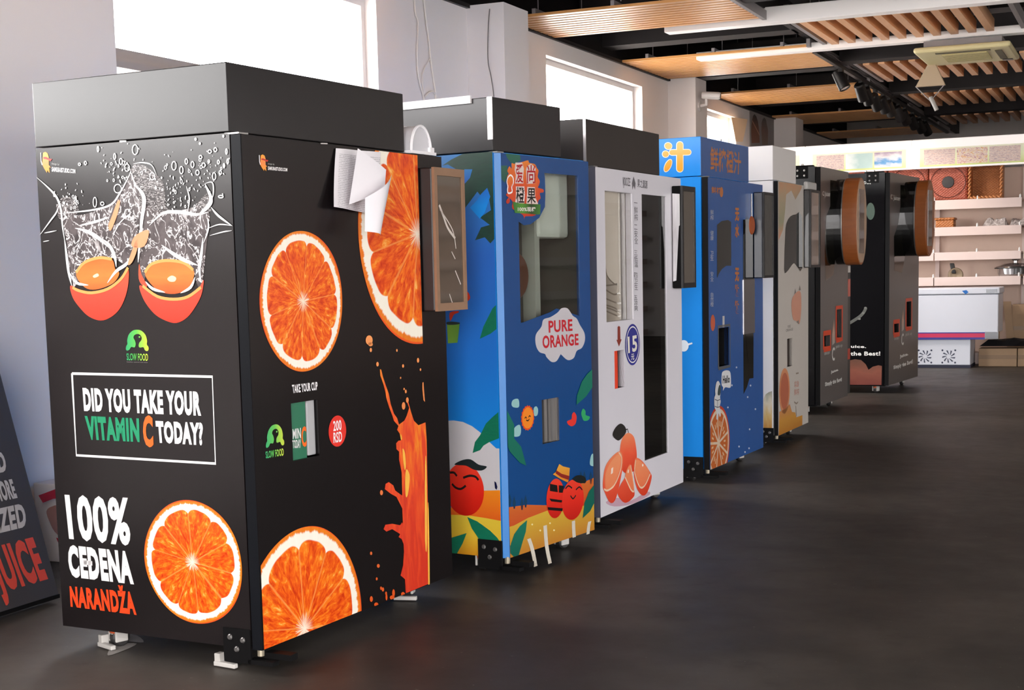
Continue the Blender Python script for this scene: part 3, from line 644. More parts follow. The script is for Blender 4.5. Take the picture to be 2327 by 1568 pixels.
class Mach:
    def __init__(s, label, p, group='orange juice vending machines'):
        s.x0, s.y0, s.th, s.d, s.t, s.w, s.wt, s.zb, s.zs, s.zt = p
        s.n = Vector((math.cos(s.th), -math.sin(s.th), 0)); s.a = Vector((math.sin(s.th), math.cos(s.th), 0)); s.o = Vector((s.x0, s.y0, 0))
        s.root = thing('vending_machine', s.o-s.n*s.d/2+s.a*s.w/2, label, 'vending machine', group)
        s.front = Face(s.o+s.n*s.t, s.a, s.n); s.side = Face(s.o, s.n, -s.a); s.topf = Face(s.o, s.a, s.n)
    def P(s, n, a, z): return s.o+s.n*n+s.a*a+Z*z
    def vf(s, n0, n1, a0, a1, z0, z1): return box6([s.P(n, a, z) for z in (z0, z1) for a in (a0, a1) for n in (n0, n1)])
    def box(s, name, dims, mat, parent=None, bevel=0):
        V, F = s.vf(*dims); return mk(name, V, F, mat, parent or s.root, bevel=bevel)
    def cabinet(s, mat, z1=None):
        z1 = z1 or s.zs; h = .02
        V, F = join([s.vf(-s.d, 0, 0, h, s.zb, z1), s.vf(-s.d, 0, s.w-h, s.w, s.zb, z1), s.vf(-s.d, -s.d+h, h, s.w-h, s.zb, z1), s.vf(-s.d+h, 0, h, s.w-h, s.zb, s.zb+h), s.vf(-s.d+h, 0, h, s.w-h, z1-h, z1)])
        return mk('cabinet', V, F, mat, s.root)
    def topbox(s, mat, a1=None): return s.box('top_box', (-s.d, -.0, 0, a1 or s.wt, s.zs+.004, s.zt), mat, bevel=.003)
    def door(s, mat, holes=(), a0=0., z0=None, z1=None, edge=None):
        z0 = z0 or s.zb; z1 = (z1 or s.zs)-.006
        V, F = gridwall(a0, s.w, z0, z1, holes, lambda a, b, c_, d: s.vf(.012, s.t, a, b, c_, d)); o = mk('door', V, F, mat, s.root)
        if edge: s.box('door_edge', (.008, s.t-.001, a0-.004, a0, z0, z1), edge, o)
        return o
    def recess(s, hole, depth, mat, name='cup_niche', jamb=None):
        a, b, c_, d = hole; h = .006
        V, F = s.vf(-depth-h, -depth, a-h, b+h, c_-h, d+h); o = mk(name, V, F, mat, s.root)
        V, F = join([s.vf(-depth, s.t-.004, b, b+h, c_, d), s.vf(-depth, s.t-.004, a-h, a, c_, d), s.vf(-depth, s.t-.004, a, b, c_-h, c_), s.vf(-depth, s.t-.004, a, b, d, d+h)]); mk('niche_lining', V, F, jamb or mat, o)
        return o
    def depth_at(s, u, v, sa):                          # how far in front of the door a point at along=sa shows at pixel column u
        lo, hi = -.8, .8
        z = s.front.px(*proj(s.front.w((sa, 1.2))))[1] if v is None else None
        for _ in range(50):
            m_ = (lo+hi)/2; zz = 1.3
            if proj(s.front.w((sa, zz), m_))[0] < u: lo = m_
            else: hi = m_
        return lo
    def screen(s, u0, u1, u2, vt, vb, body, frame, glassm, fr=.02, name='screen_box'):
        vm = (vt+vb)/2; a0 = s.front.px(u0, vm)[0]; p = s.depth_at(u1, vm, a0)
        a1 = s.front.px(u2, vm, p)[0]; z1, z0 = s.front.px(u1, vt, p)[1], s.front.px(u1, vb, p)[1]
        V, F = s.vf(s.t+.0, s.t+p-.006, a0, a1, z0, z1); o = mk(name, V, F, body, s.root, bevel=.006)
        V, F = gridwall(a0, a1, z0, z1, [(a0+fr, a1-fr, z0+fr*1.4, z1-fr*1.4)], lambda a, b, c_, d: s.vf(s.t+p-.006, s.t+p+.006, a, b, c_, d)); mk('screen_frame', V, F, frame, o)
        V, F = s.vf(s.t+p-.006, s.t+p+.001, a0+fr, a1-fr, z0+fr*1.4, z1-fr*1.4); mk('display', V, F, glassm, o)
        s.scr = (a0, a1, z0, z1, p); s.scrface = Face(s.o+s.n*(s.t+p+.001), s.a, s.n); return o
    def bracket(s, size=.10):
        V, F = join([s.vf(-size, .002, -.008, 0, .035, .035+size*1.05), s.vf(-.01, .09, -.008, .03, .035, .05), s.vf(.03, s.t+.09, .03, .07, .05, .07)]); b = mk('hinge_bracket', V, F, DEEP, s.root)
        V, F = join([lathe(s.P(-size+size*x, -.008, .035+size*y), -s.a, [(.0, .006), (.007, .006), (.010, .002), (.0105, 0)], 12) for x, y in ((.26, .78), (.74, .72), (.5, .42))]); mk('bolt', V, F, STEEL, b)
        V, F = join([cyl(s.P(s.t/2, .02, .06), s.P(s.t/2, .02, s.zb+.004), .012, 12)]); mk('hinge_pin', V, F, pbr('worn_brass', '#b9ae98', .35, .6), b)
        V, F = join([s.vf(-.02, s.t*.8, .0, .05, s.zs-.004, s.zs+.001)]); mk('top_hinge', V, F, STEEL, b)
    def casters(s, lever=False, pts=None):
        for n, a in pts or ((-.10, .08), (-s.d+.10, .08), (-.10, s.w-.1), (-s.d+.1, s.w-.1)):
            caster(s.root, s.P(n, a, 0), s.th+random.uniform(-.6, .6), s.zb, lever)
R = lambda f, *p: f.P(p)
def hole_px(face, u0, u1, v0, v1):                      # rectangle on a face from pixel column/row limits at its left edge
    (a0, zt), (a1, _), (_, zb) = face.px(u0, v0), face.px(u1, v0), face.px(u0, v1)
    return (a0, a1, zb, zt)
rect = lambda h: [(h[0], h[2]), (h[1], h[2]), (h[1], h[3]), (h[0], h[3])]
ORM = slice_mat('orange_slice', .3); ORM2 = slice_mat('orange_slice_b', 1.7, 11); ORM3 = slice_mat('orange_slice_c', 2.9, 10)
WHI = ink('#f2efef'); ORI = ink('#f26a24'); GRI = ink('#1f9468'); REDI = ink('#e0362c')
g = G('snail_logo_green'); MAT['snail'] = g.done(g.ramp(g.xyz(g.uv())[0], [(.05, '#2fa866'), (.5, '#5fbf4a'), (1., '#c6d63c')]), .38)
SNAIL = [(.05, 0), (0, .08), (.02, .22), (.07, .32), (.06, .5), (.13, .76), (.3, .95), (.5, 1), (.7, .95), (.87, .76), (.94, .5), (.93, .32), (1, .2), (1, .06), (.93, 0), (.84, .05), (.78, .18), (.63, .16), (.57, .22), (.59, .38), (.68, .5), (.7, .64), (.62, .77), (.5, .8), (.38, .74), (.34, .62), (.4, .5), (.44, .35), (.42, .22), (.37, .16), (.24, .18), (.16, .05)]
def snail(face, quad, parent, lvl=2):
    q = [Vector(p) for p in face.P(quad)]; f = lambda x, y: tuple((q[3]*(1-x)+q[2]*x)*(1-y)+(q[0]*(1-x)+q[1]*x)*y)
    print_poly(face, 'snail_logo', [[f(*p) for p in catmull(SNAIL, 3)]], MAT['snail'], parent, lvl, px=False)
    print_poly(face, 'snail_logo_eye', [[f(*p) for p in ellipse((.6, .66), .04, .045, 10)]], MAT['snail'], parent, lvl, px=False)
# ---- machine 1: black, slow food
M1 = Mach('tall black vending machine with big orange slices and a water splash, nearest in the row', (-2.6845, 3.9725, .0639, .8412, .0468, 1.2867, 1.0844, .085, 1.7766, 2.0))
g = G('black_vinyl'); ob = g.obj(); nz = g.noise(ob, 3, 5); n2 = g.noise(ob, 45, 3)
VIN = g.done(g.mix(nz, '#151112', '#1d1718'), g.M('MULTIPLY_ADD', nz, .08, .22), 0, .5)
VINF = pbr('gloss_black_vinyl', '#130f10', .2, 0, .5, .08, 4)
VINT = pbr('black_vinyl_top', '#181516', .30, 0, .5, .12, 6)
M1.cabinet(VIN); M1.topbox(VINT)
S, Fr = M1.side, M1.front
c1, c2, c3, c4, c5, c6 = cr(60, 120, 3.5635), cr(60, 540, 3.0154), cr(60, 1040, 2.97), cr(500, 280, 3.0155), cr(560, 780, 3.408), cr(560, 1160, 4.475)
niche = hole_px(Fr, 661, 721.5, 917, 1049)
D1 = M1.door(VINF, [niche], edge=pbr('blue_black_edge', '#0f1116', .5, 0, .15))
sg = Fr.px(962, 840)[0]; zlo, zhi = M1.zb, Fr.px(845, 341)[1]; slo = .006
jd = -M1.depth_at(697, None, niche[1])-M1.t
GRN = pbr('green_niche', '#17694a', .4)
nc = M1.recess(niche, .05, DEEP, 'cup_niche'); am = niche[0]+(niche[1]-niche[0])*.62
M1.box('niche_door', (.028, .036, niche[0], am, niche[2], niche[3]), GRN, nc); M1.box('niche_wall', (.02, .034, am+.012, niche[1], niche[2]+.004, niche[3]), pbr('grey_niche_wall', '#a9a9ab', .4), nc, bevel=.004)
NF = Face(M1.o+M1.n*.036, M1.a, M1.n)
letters(NF, '\u2009MIN', c5((355, 665), (418, 655), (420, 735), (357, 742)), WHI, nc, 2, .02); letters(NF, 'TODAY', c5((352, 752), (418, 742), (420, 810), (358, 815)), WHI, nc, 2, .02)
letters(NF, 'C', c5((422, 648), (460, 640), (465, 800), (426, 806)), ORI, nc, 2, .03)
# front prints
c_ = Fr.px(687, 684); r_ = (Fr.px(690, 523)[1]-Fr.px(685, 846)[1])/2
orange_slice(Fr, ((Fr.px(592, 684)[0]+Fr.px(776, 672)[0])/2, (Fr.px(690, 523)[1]+Fr.px(685, 846)[1])/2), r_, ORM, D1, 2, seed=1)
c_ = Fr.px(948, 532); r_ = c_[0]-Fr.px(815, 490)[0]; r2 = c_[1]-Fr.px(948, 786)[1]
orange_slice(Fr, c_, (r_+r2)/2, ORM2, D1, 2, (slo, sg, zlo, zhi), seed=2)
c_ = Fr.px(692, 1428); r_ = Fr.px(704, 1192)[1]-c_[1]
orange_slice(Fr, c_, r_, ORM3, D1, 2, (slo, sg, zlo+.002, zhi), seed=3)
letters(Fr, 'TAKE YOUR CUP', c5((350, 322), (547, 298), (550, 362), (357, 388)), WHI, D1, 2, .03)
snail(Fr, c5((150, 640), (285, 618), (290, 790), (148, 812)), D1)
letters(Fr, 'SLOW FOOD', c5((145, 838), (285, 812), (287, 870), (148, 893)), MAT['snail'], D1, 2, .03)
rc = [Fr.px(*p) for p in c5((703, 680), (770, 672), (703, 560), (703, 802))]
print_poly(Fr, 'price_badge', [ellipse(rc[0], (rc[2][1]-rc[3][1])/2, (rc[2][1]-rc[3][1])/2)], REDI, D1, 2, px=False)
letters(Fr, '200', c5((668, 603), (730, 592), (734, 672), (670, 682)), WHI, D1, 3, .02); letters(Fr, 'RSD', c5((670, 692), (735, 680), (738, 762), (672, 774)), WHI, D1, 3, .02)
# juice pour
g = G('juice_print'); u_ = g.uv(); U, Vv, _ = g.xyz(u_); nz = g.noise(g.mapping(u_, (5, 2.2, 1)), 2.2, 4, .55, 1.2)
tt = g.M('ADD', g.M('MULTIPLY', nz, .62), g.M('MULTIPLY', Vv, .30))
JUI = g.done(g.ramp(tt, [(.34, '#cf2f14'), (.47, '#e2461a'), (.56, '#ec6418'), (.64, '#f08a1c'), (.70, '#f4b13a')]), .36)
rx = 975.5
pour = c5((1220, 600), (1240, 560), (1258, 500), (1240, 450), (1243, 425), (1253, 460), (1275, 540), (1295, 600), (1330, 635), (1385, 612))+[(969, 1000), (972, 1160), (975.5, 1326), (921.5, 1348)]+c6((1610, 700), (1565, 660), (1590, 560), (1600, 420), (1595, 340), (1575, 290), (1545, 270), (1560, 240), (1480, 190), (1420, 215), (1392, 190), (1410, 145), (1480, 135), (1560, 150), (1580, 120))+c5((1210, 1400), (1205, 1280), (1160, 1190), (1115, 1165), (1070, 1130), (1075, 1090), (1100, 1075), (1135, 1100), (1150, 1140), (1190, 1170), (1205, 1180), (1200, 1000), (1180, 900), (1180, 840), (1160, 820), (1158, 775), (1175, 755), (1195, 752), (1185, 700), (1165, 670), (1175, 640), (1140, 600), (1128, 560), (1105, 500), (1080, 420), (1075, 380), (1060, 320), (1035, 250), (1032, 200), (1042, 205), (1055, 260), (1075, 320), (1100, 390), (1115, 470), (1140, 545), (1165, 580), (1180, 630))
print_poly(Fr, 'juice_print', [pour], JUI, D1, 2, lim=(slo, sg+.012, zlo, zhi))
print_poly(Fr, 'juice_highlight', [c5((1205, 820), (1225, 850), (1232, 960), (1218, 970)), c5((1232, 980), (1250, 990), (1262, 1040), (1250, 1160), (1232, 1190), (1226, 1080)), c5((1190, 700), (1200, 720), (1202, 745), (1192, 742)), c5((1380, 940), (1392, 940), (1396, 1560), (1380, 1530)), c6((1838, 0), (1850, 0), (1860, 730), (1845, 745))], ink('#f3b64a'), D1, 3, sm=3, lim=(slo, sg+.012, zlo, zhi))
dr = []
for x, y, a, b in ((958, 8, 18, 16), (960, 52, 9, 17), (1012, 162, 10, 18), (1162, 55, 6, 11), (1210, 176, 8, 14), (1326, 132, 9, 19), (1345, 204, 6, 11), (1191, 268, 5, 9), (1218, 354, 6, 9), (1231, 373, 8, 15), (1214, 485, 14, 30), (1243, 440, 11, 22), (1043, 1157, 12, 20)):
    dr.append([(560+p[0]/3.408, 780+p[1]/3.408) for p in ellipse((x, y), a, b, 12)])
for x, y, a, b in ((1264, 436, 12, 18), (1337, 563, 15, 20), (1321, 695, 10, 16), (1365, 790, 10, 18), (1384, 803, 12, 22), (1416, 842, 10, 18), (1266, 900, 16, 30), (1316, 957, 22, 22), (1420, 880, 10, 35), (1492, 840, 14, 40), (1478, 885, 25, 22), (1588, 850, 20, 22)):
    dr.append([(560+p[0]/4.475, 1160+p[1]/4.475) for p in ellipse((x, y), a, b, 12)])
dr.append([(838+p[0], 773+p[1]) for p in ellipse((0, 0), 8, 11, 14)]); dr.append(c5((1368, 300), (1372, 360), (1380, 455), (1368, 440), (1360, 360), (1360, 305)))
print_poly(Fr, 'juice_drops', dr, grad('drop_orange', ['#d8521c', '#f29a5a'], 1), D1, 3, lim=(slo, sg+.02, zlo, zhi))
def studio_mark(face, fx, parent):
    # small orange mark with a red band beside the designer's line
    print_poly(face, 'studio_mark', [fx((240, 780), (280, 300), (380, 255), (480, 320), (530, 480), (530, 800), (620, 910), (545, 900), (570, 1140), (510, 1080), (470, 1010), (450, 1130), (340, 970))], grad('mark_orange', ['#ee9a2e', '#f08a4a', '#f4a63c'], 1), parent, 2)
    print_poly(face, 'studio_mark_band', [fx((300, 470), (420, 470), (540, 530), (680, 560), (600, 660), (520, 600), (400, 560), (300, 540))], ink('#c0332e'), parent, 3)
    strokes(face, 'studio_mark_line', [fx((190, 290), (200, 640), (250, 800))], WHI, parent, 3, .004)
    letters(face, 'design by', fx((650, 700), (1000, 730), (1000, 850), (650, 810)), ink('#9a9a98'), parent, 2, .01)
    letters(face, 'SAMURAISTUDIO.COM', fx((660, 880), (1680, 980), (1680, 1160), (660, 1080)), WHI, parent, 2, .03)
studio_mark(Fr, cr(580, 340, 23.27), D1)
CB1 = M1.root.children[0]
studio_mark(S, lambda *P: [(92+(p[0]-160)*.0525, 345+(p[1]-255)*.0545-(p[0]-160)*.000) for p in P], CB1)
# side prints: water splash over two half oranges
g = G('water_splash_print'); u_ = g.uv(); m_ = g.mapping(u_, (15, 5.5, 1)); nz = g.noise(m_, 1.0, 4, .6, 1.6); rdg = g.M('ABSOLUTE', g.M('SUBTRACT', nz, .5)); n2 = g.noise(g.mapping(u_, (7, 3, 1)), 1.2, 3)
c_ = g.mix(g.step(rdg, .030, .008), g.ramp(n2, [(.35, '#3a3334'), (.5, '#5d5455'), (.6, '#473e3f'), (.7, '#6d6465')]), '#e9e4e4'); c_ = g.mix(g.M('MULTIPLY', g.step(n2, .60, .68), .5), c_, '#d9d2d2')
WAT = g.done(c_, .26)
g = G('water_spray_print'); u_ = g.uv(); nz = g.noise(g.mapping(u_, (14, 11, 1)), 1.3, 4, .7, 1.5); rdg = g.M('ABSOLUTE', g.M('SUBTRACT', nz, .5))
c_ = g.mix(g.step(rdg, .022, .006), '#332c2d', '#dfd9d9'); SPR = g.done(c_, .26)
print_poly(S, 'water_print', [[(262, 452), (285, 425), (300, 380), (318, 372), (345, 388), (372, 418), (378, 470), (400, 478), (440, 470), (470, 440), (478, 470), (470, 482), (372, 488), (330, 490), (290, 440)], [(130, 480), (138, 452), (160, 448), (178, 470), (172, 490), (140, 500)]], SPR, CB1, 1, sm=3)
print_poly(S, 'water_print', [[(128, 470), (146, 466), (172, 490), (232, 474), (262, 455), (300, 400), (312, 420), (318, 480), (308, 560), (292, 602), (262, 588), (235, 584), (200, 598), (180, 640), (163, 650), (157, 590), (146, 520)], [(318, 470), (338, 470), (376, 484), (432, 474), (474, 478), (474, 520), (466, 590), (461, 640), (452, 655), (436, 612), (400, 594), (362, 600), (334, 622), (324, 650), (318, 600), (316, 530)]], WAT, CB1, 2, sm=3)
RD = grad('halved_orange_skin', ['#e23a28', '#ee4a36', '#f2603f'], 1)
print_poly(S, 'half_orange_print', [c2((303, 330), (320, 410), (370, 482), (430, 540), (510, 568), (580, 545), (640, 490), (682, 400), (702, 300), (698, 215), (640, 290), (560, 350), (450, 375), (360, 352)), c2((776, 330), (800, 412), (850, 490), (910, 545), (1000, 583), (1060, 575), (1120, 530), (1180, 440), (1207, 370), (1216, 290), (1180, 350), (1100, 405), (1010, 420), (900, 400), (820, 345)), c2((775, 180), (790, 250), (830, 330), (800, 330), (772, 280))], RD, CB1, 3, sm=4)
FLS = grad('half_orange_flesh', ['#ef5a2a', '#f4803a', '#ee6a2c'], 1, nz=.5)
print_poly(S, 'half_orange_print', [c2((345, 240), (400, 175), (500, 140), (590, 150), (612, 215), (640, 245), (600, 310), (500, 352), (420, 350), (365, 300)), c2((815, 240), (860, 185), (960, 160), (1080, 175), (1147, 220), (1147, 280), (1110, 350), (1020, 385), (920, 370), (850, 310))], FLS, CB1, 4, sm=4)
strokes(S, 'half_orange_rim', [c2((345, 240), (400, 172), (500, 138), (590, 148)), c2((320, 340), (360, 362), (450, 378), (560, 352), (650, 285), (700, 205)), c2((815, 240), (860, 182), (960, 157), (1080, 172), (1147, 222)), c2((800, 330), (900, 402), (1010, 422), (1110, 405), (1200, 340))], ink('#f2a45c'), CB1, 5, .010, sm=4)
print_poly(S, 'half_orange_core', [c2((460, 262), (490, 245), (500, 262), (470, 275)), c2((970, 280), (1000, 260), (1030, 275), (1020, 300), (985, 300))], ink('#fbe0b4'), CB1, 5, sm=3)
wl = [(.009, c1((90, 1010), (180, 1090), (250, 1170), (285, 1270), (300, 1420), (325, 1568))), (.006, c1((115, 1475), (200, 1360), (250, 1290), (280, 1200))), (.007, c1((290, 1300), (400, 1290), (560, 1270), (690, 1230), (760, 1140), (840, 990), (850, 940))), (.009, c1((430, 1400), (560, 1370), (680, 1330))), (.014, c1((400, 1420), (480, 1440), (560, 1480), (640, 1540), (700, 1600))), (.016, c1((950, 1568), (935, 1400), (960, 1200), (930, 1120), (880, 1070))), (.012, c1((1000, 1400), (1110, 1300), (1250, 1290), (1380, 1310), (1480, 1290))), (.016, c1((1390, 1320), (1470, 1250), (1500, 1180), (1450, 1060))), (.008, c1((1500, 1250), (1560, 1320), (1672, 1402))), (.004, c1((1480, 1420), (1570, 1390), (1672, 1400))), (.004, c1((1490, 1480), (1600, 1450), (1670, 1440))), (.006, c1((1470, 1330), (1480, 1420), (1440, 1540))), (.006, c1((850, 960), (880, 1050), (900, 1100))), (.004, c1((870, 900), (940, 890), (1020, 910), (1060, 1000))), (.005, c1((1450, 1060), (1510, 1050), (1520, 1130), (1505, 1200))), (.005, c1((1310, 1290), (1325, 1180), (1300, 1080))), (.004, c1((700, 1500), (760, 1380), (860, 1290))), (.004, c1((150, 1460), (250, 1440))), (.003, c1((140, 1530), (190, 1520)))]
wl += [(.012, c2((265, 0), (280, 120), (295, 240), (315, 330))), (.014, c2((500, 0), (570, 50), (610, 130), (620, 200))), (.010, c2((300, 240), (350, 310), (430, 325))), (.012, c2((560, 310), (620, 230), (700, 170), (750, 60))), (.010, c2((770, 170), (780, 60), (800, 0))), (.014, c2((930, 50), (1010, 110), (1100, 160), (1180, 190))), (.012, c2((1215, 0), (1205, 100), (1190, 210), (1200, 300))), (.010, c2((820, 300), (870, 350), (955, 375))), (.010, c2((1060, 380), (1130, 340), (1160, 270)))]
strokes(S, 'water_print', wl, WHI, CB1, 6, sm=4, taper=True)
rnd = random.Random(11); rings = []; dots = []
def ring(cx, cy, rx, ry, w=.0035):
    rings.append((w, [(cx+rx*math.cos(a), cy+ry*math.sin(a)) for a in [2*PI*k/12 for k in range(13)]]))
for x, y, a, b in ((885, 785, 22, 40), (1200, 915, 18, 35), (1025, 1000, 20, 30), (1350, 905, 12, 25), (1415, 845, 12, 14), (1440, 910, 14, 18), (1490, 800, 14, 14), (1535, 785, 12, 16), (1560, 885, 8, 16), (1605, 915, 6, 18), (1575, 970, 10, 16), (1390, 970, 14, 20), (1260, 950, 14, 30), (1300, 880, 10, 22), (1580, 1165, 20, 10), (1525, 1000, 14, 30), (745, 1100, 30, 35), (770, 880, 12, 25), (720, 840, 8, 25), (820, 930, 20, 30), (585, 780, 6, 22), (1375, 700, 6, 9), (1410, 735, 5, 7), (1600, 675, 5, 8), (435, 903, 9, 10), (483, 893, 9, 14), (620, 1222, 14, 14), (560, 1210, 14, 40), (1625, 800, 6, 22), (1635, 880, 6, 20)):
    ring(60+x/3.5635, 120+y/3.5635, a/3.5635, b/3.5635)
for _ in range(230):
    k = rnd.random()
    if k < .45: x, y = rnd.gauss(1230, 110), rnd.gauss(1150, 110)
    elif k < .7: x, y = rnd.gauss(800, 90), rnd.gauss(960, 80)
    elif k < .85: x, y = rnd.gauss(360, 70), rnd.gauss(1180, 60)
    else: x, y = rnd.gauss(1450, 110), rnd.gauss(960, 100)
    if not (95 < x < 1655 and 720 < y < 1400): continue
    r = rnd.uniform(2.5, 9)
    if rnd.random() < .22: ring(60+x/3.56, 120+y/3.56, r/3.56, r*rnd.uniform(1.2, 2.4)/3.56, .0022)
    else: dots.append([(60+p[0]/3.56, 120+p[1]/3.56) for p in ellipse((x, y), r*.6, r*rnd.uniform(.8, 2.0), 7, rnd.uniform(-.6, .6))])
strokes(S, 'water_drops_print', rings, WHI, CB1, 6); print_poly(S, 'water_drops_print', dots, WHI, CB1, 6)
print_poly(S, 'water_tint_print', [c1((670, 1400), (700, 1320), (745, 1200), (765, 1210), (740, 1320), (690, 1440)), c2((700, 180), (740, 60), (765, 10), (765, 80), (730, 170)), c1((860, 1568), (880, 1490), (960, 1440), (1000, 1450), (960, 1568))], ink('#e79a70'), CB1, 7, sm=3)
snail(S, c2((683, 630), (838, 632), (838, 778), (683, 774)), CB1)
letters(S, 'SLOW FOOD', c2((687, 792), (835, 795), (835, 845), (690, 840)), MAT['snail'], CB1, 2, .015); letters(S, 'healthy, natural and slow', c2((690, 848), (833, 852), (833, 860), (690, 856)), ink('#8d8888'), CB1, 2, 0)
strokes(S, 'print_frame', [c2((314, 931), (1275, 953), (1297, 1548), (344, 1491), (314, 931), (330, 931.5))], WHI, CB1, 2, .009)
letters(S, 'DID YOU TAKE YOUR', c2((385, 1027), (1195, 1053), (1200, 1223), (397, 1190)), WHI, CB1, 2, .06)
letters(S, 'VITAMIN', c2((400, 1220), (773, 1238), (778, 1402), (420, 1385)), GRI, CB1, 2, .06)
letters(S, 'C', c2((797, 1215), (865, 1219), (873, 1438), (804, 1434)), ORI, CB1, 2, .05)
letters(S, 'TODAY?', c2((885, 1252), (1210, 1266), (1212, 1425), (898, 1407)), WHI, CB1, 2, .06)
letters(S, '100%', c3((258, 245), (690, 270), (707, 597), (290, 552)), WHI, CB1, 2, .038)
letters(S, 'CEDENA', c3((275, 585), (702, 632), (728, 858), (293, 806)), WHI, CB1, 2, .06); strokes(S, 'lettering_bar', [c3((388, 706), (446, 713))], WHI, CB1, 2, .016)
letters(S, 'NARAND\u017dA', c3((290, 832), (718, 868), (746, 1062), (300, 1005)), ink('#f0491f'), CB1, 2, .055)
cs = S.px(436, 1277); rs_ = (S.px(425, 1137)[1]-S.px(465, 1418)[1])/2; cc = ((S.px(330, 1250)[0]+S.px(550, 1290)[0])/2, (S.px(425, 1137)[1]+S.px(465, 1418)[1])/2)
orange_slice(S, cc, rs_, ORM3, CB1, 2, seed=5)
# seam chips of worn vinyl, screen, feet
print_poly(S, 'worn_patch', [c1((757, 712), (810, 709), (812, 722), (758, 726))], WHI, CB1, 3); print_poly(Fr, 'worn_patch', [c4((685, 135), (733, 136), (733, 145), (686, 143))], ink('#b8b3b0'), D1, 3)
CARDB = pbr('cardboard_frame', '#8a6a52', .7, var=.1, scale=20)
g = G('display_glass'); DISP = g.done('#15140f', .06, 0, .9); g.b.inputs['IOR'].default_value = 1.7
g = G('display_film'); nz = g.noise(g.mapping(g.obj(), (30, 30, 6)), 2, 4, .7, 2.); g.bump(nz, .25, .01); DISF = g.done(g.mix(g.step(nz, .62, .7), '#2a241f', '#a89a90'), .1, 0, .9); g.b.inputs['IOR'].default_value = 1.8
DISPM = pbr('mirror_film_display', '#8d8378', .05, .75, .5, .03, 3)
sb = M1.screen(957, 990, 1056, 380, 708, BLK, CARDB, DISPM, .022)
SF = M1.scrface; a0, a1, z0, z1, _ = M1.scr
strokes(SF, 'torn_film', [(.012, [(990+p[0]/3.0155-(1480/3.0155-490)*0, p[1]) for p in ()]) if False else (.012, c4((1500, 560), (1530, 640), (1560, 720), (1610, 790))), (.006, c4((1505, 590), (1570, 690), (1600, 760), (1615, 860))), (.006, c4((1610, 1010), (1630, 1060), (1648, 1105))), (.005, c4((1570, 1170), (1590, 1230))), (.005, c4((1585, 880), (1610, 930)))], ink('#cfc4bb', .3), sb, 2, sm=4)
M1.bracket(.11); M1.casters(True, ((-.13, .07), (-M1.d+.16, .10), (-.10, M1.w-.12), (-M1.d+.1, M1.w-.1)))
# ---- papers stuck to machine 1
g = G('printed_paper'); u_ = g.uv(); U, Vv, _ = g.xyz(u_); ln = g.step(g.M('FRACT', g.M('MULTIPLY', Vv, 34.)), .45, .6); tx = g.step(g.noise(g.mapping(u_, (60, 34, 1)), 1.5, 2), .42, .5); mg = g.M('MULTIPLY', g.step(U, .06, .08), g.step(Vv, .93, .9))
PAP = g.done(g.mix(g.M('MULTIPLY', g.M('MULTIPLY', ln, tx), g.M('MULTIPLY', mg, .55)), '#e3dfe3', '#6b6870'), .7)
PAPW = pbr('plain_paper', '#e6e3e8', .7, var=.02)
def sheet(name, label, quad, mat, off, bulge, n_=12):
    q = [Vector(p) for p in Fr.P(quad)]; V, F, UV = [], [], []
    for lay in (0, .0008):
        for j in range(n_+1):
            for i in range(n_+1):
                x, y = i/n_, j/n_; p = (q[3]*(1-x)+q[2]*x)*(1-y)+(q[0]*(1-x)+q[1]*x)*y
                V.append(Fr.w(p, off+lay+bulge(x, y))); UV.append((x, y))
    m_ = (n_+1)**2
    for j in range(n_):
        for i in range(n_):
            k = j*(n_+1)+i; F += [(k, k+n_+1, k+n_+2, k+1), (m_+k, m_+k+1, m_+k+n_+2, m_+k+n_+1)]
    tag(mk(name, V, F, mat, uv=UV, smooth=True), label, 'paper', 'papers taped to the nearest machine')
sheet('paper_sheet', 'printed sheet at the back of the papers taped to the nearest machine', [(761, 337), (862, 346), (851, 489), (739, 471)], PAP, .004, lambda x, y: .02*(1-y)*(1-x)+.004*math.sin(x*9)+.012*(1-y)**2)
sheet('paper_sheet', 'plain white sheet at the front of the papers taped to the nearest machine', [(787, 339), (842, 388), (832, 436), (767, 466)], PAPW, .048, lambda x, y: .03*math.sin(x*PI*.5)*(1-.4*y))
sheet('paper_sheet', 'curled lower flap hanging below the white papers on the nearest machine', [(782, 452), (843, 400), (808, 537), (773, 528)], PAPW, .088, lambda x, y: .025*math.sin(x*PI)+.015*(1-y))
# clear acrylic cover on top of machine 1
e = thing('acrylic_cover', M1.P(-.12, M1.wt+.1, M1.zs), 'clear acrylic half round cover on top of the nearest machine', 'cover')
g = G('acrylic'); ACR = g.done('#e9e8ed', .15, 0, .6); g.b.inputs['Alpha'].default_value = .62; r_ = .085; V, F = [], []; n_ = 16; ca = M1.wt+.105
for k, (nn, rr) in enumerate(((-.5, r_), (.01, r_), (.01, r_-.008), (-.5, r_-.008))):
    V += [M1.P(nn, ca+rr*math.cos(PI*i/n_)*.9, M1.zs+.012+rr*1.15*math.sin(PI*i/n_)) for i in range(n_+1)]
for k in range(4):
    for i in range(n_): a_, b_ = k*(n_+1)+i, ((k+1) % 4)*(n_+1)+i; F.append((a_, a_+1, b_+1, b_))
mk('dome', V, F, ACR, e, smooth=True, auto=.6)
V = [M1.P(.008, ca+r_*math.cos(PI*i/n_)*.88, M1.zs+.012+r_*1.13*math.sin(PI*i/n_)) for i in range(n_+1)]; V += [v-M1.n*.003 for v in V]
mk('end_cap', V, [tuple(range(n_+1)), tuple(range(2*n_+1, n_, -1))]+[(i, i+n_+1, i+n_+2, i+1) for i in range(n_)], ACR, e)
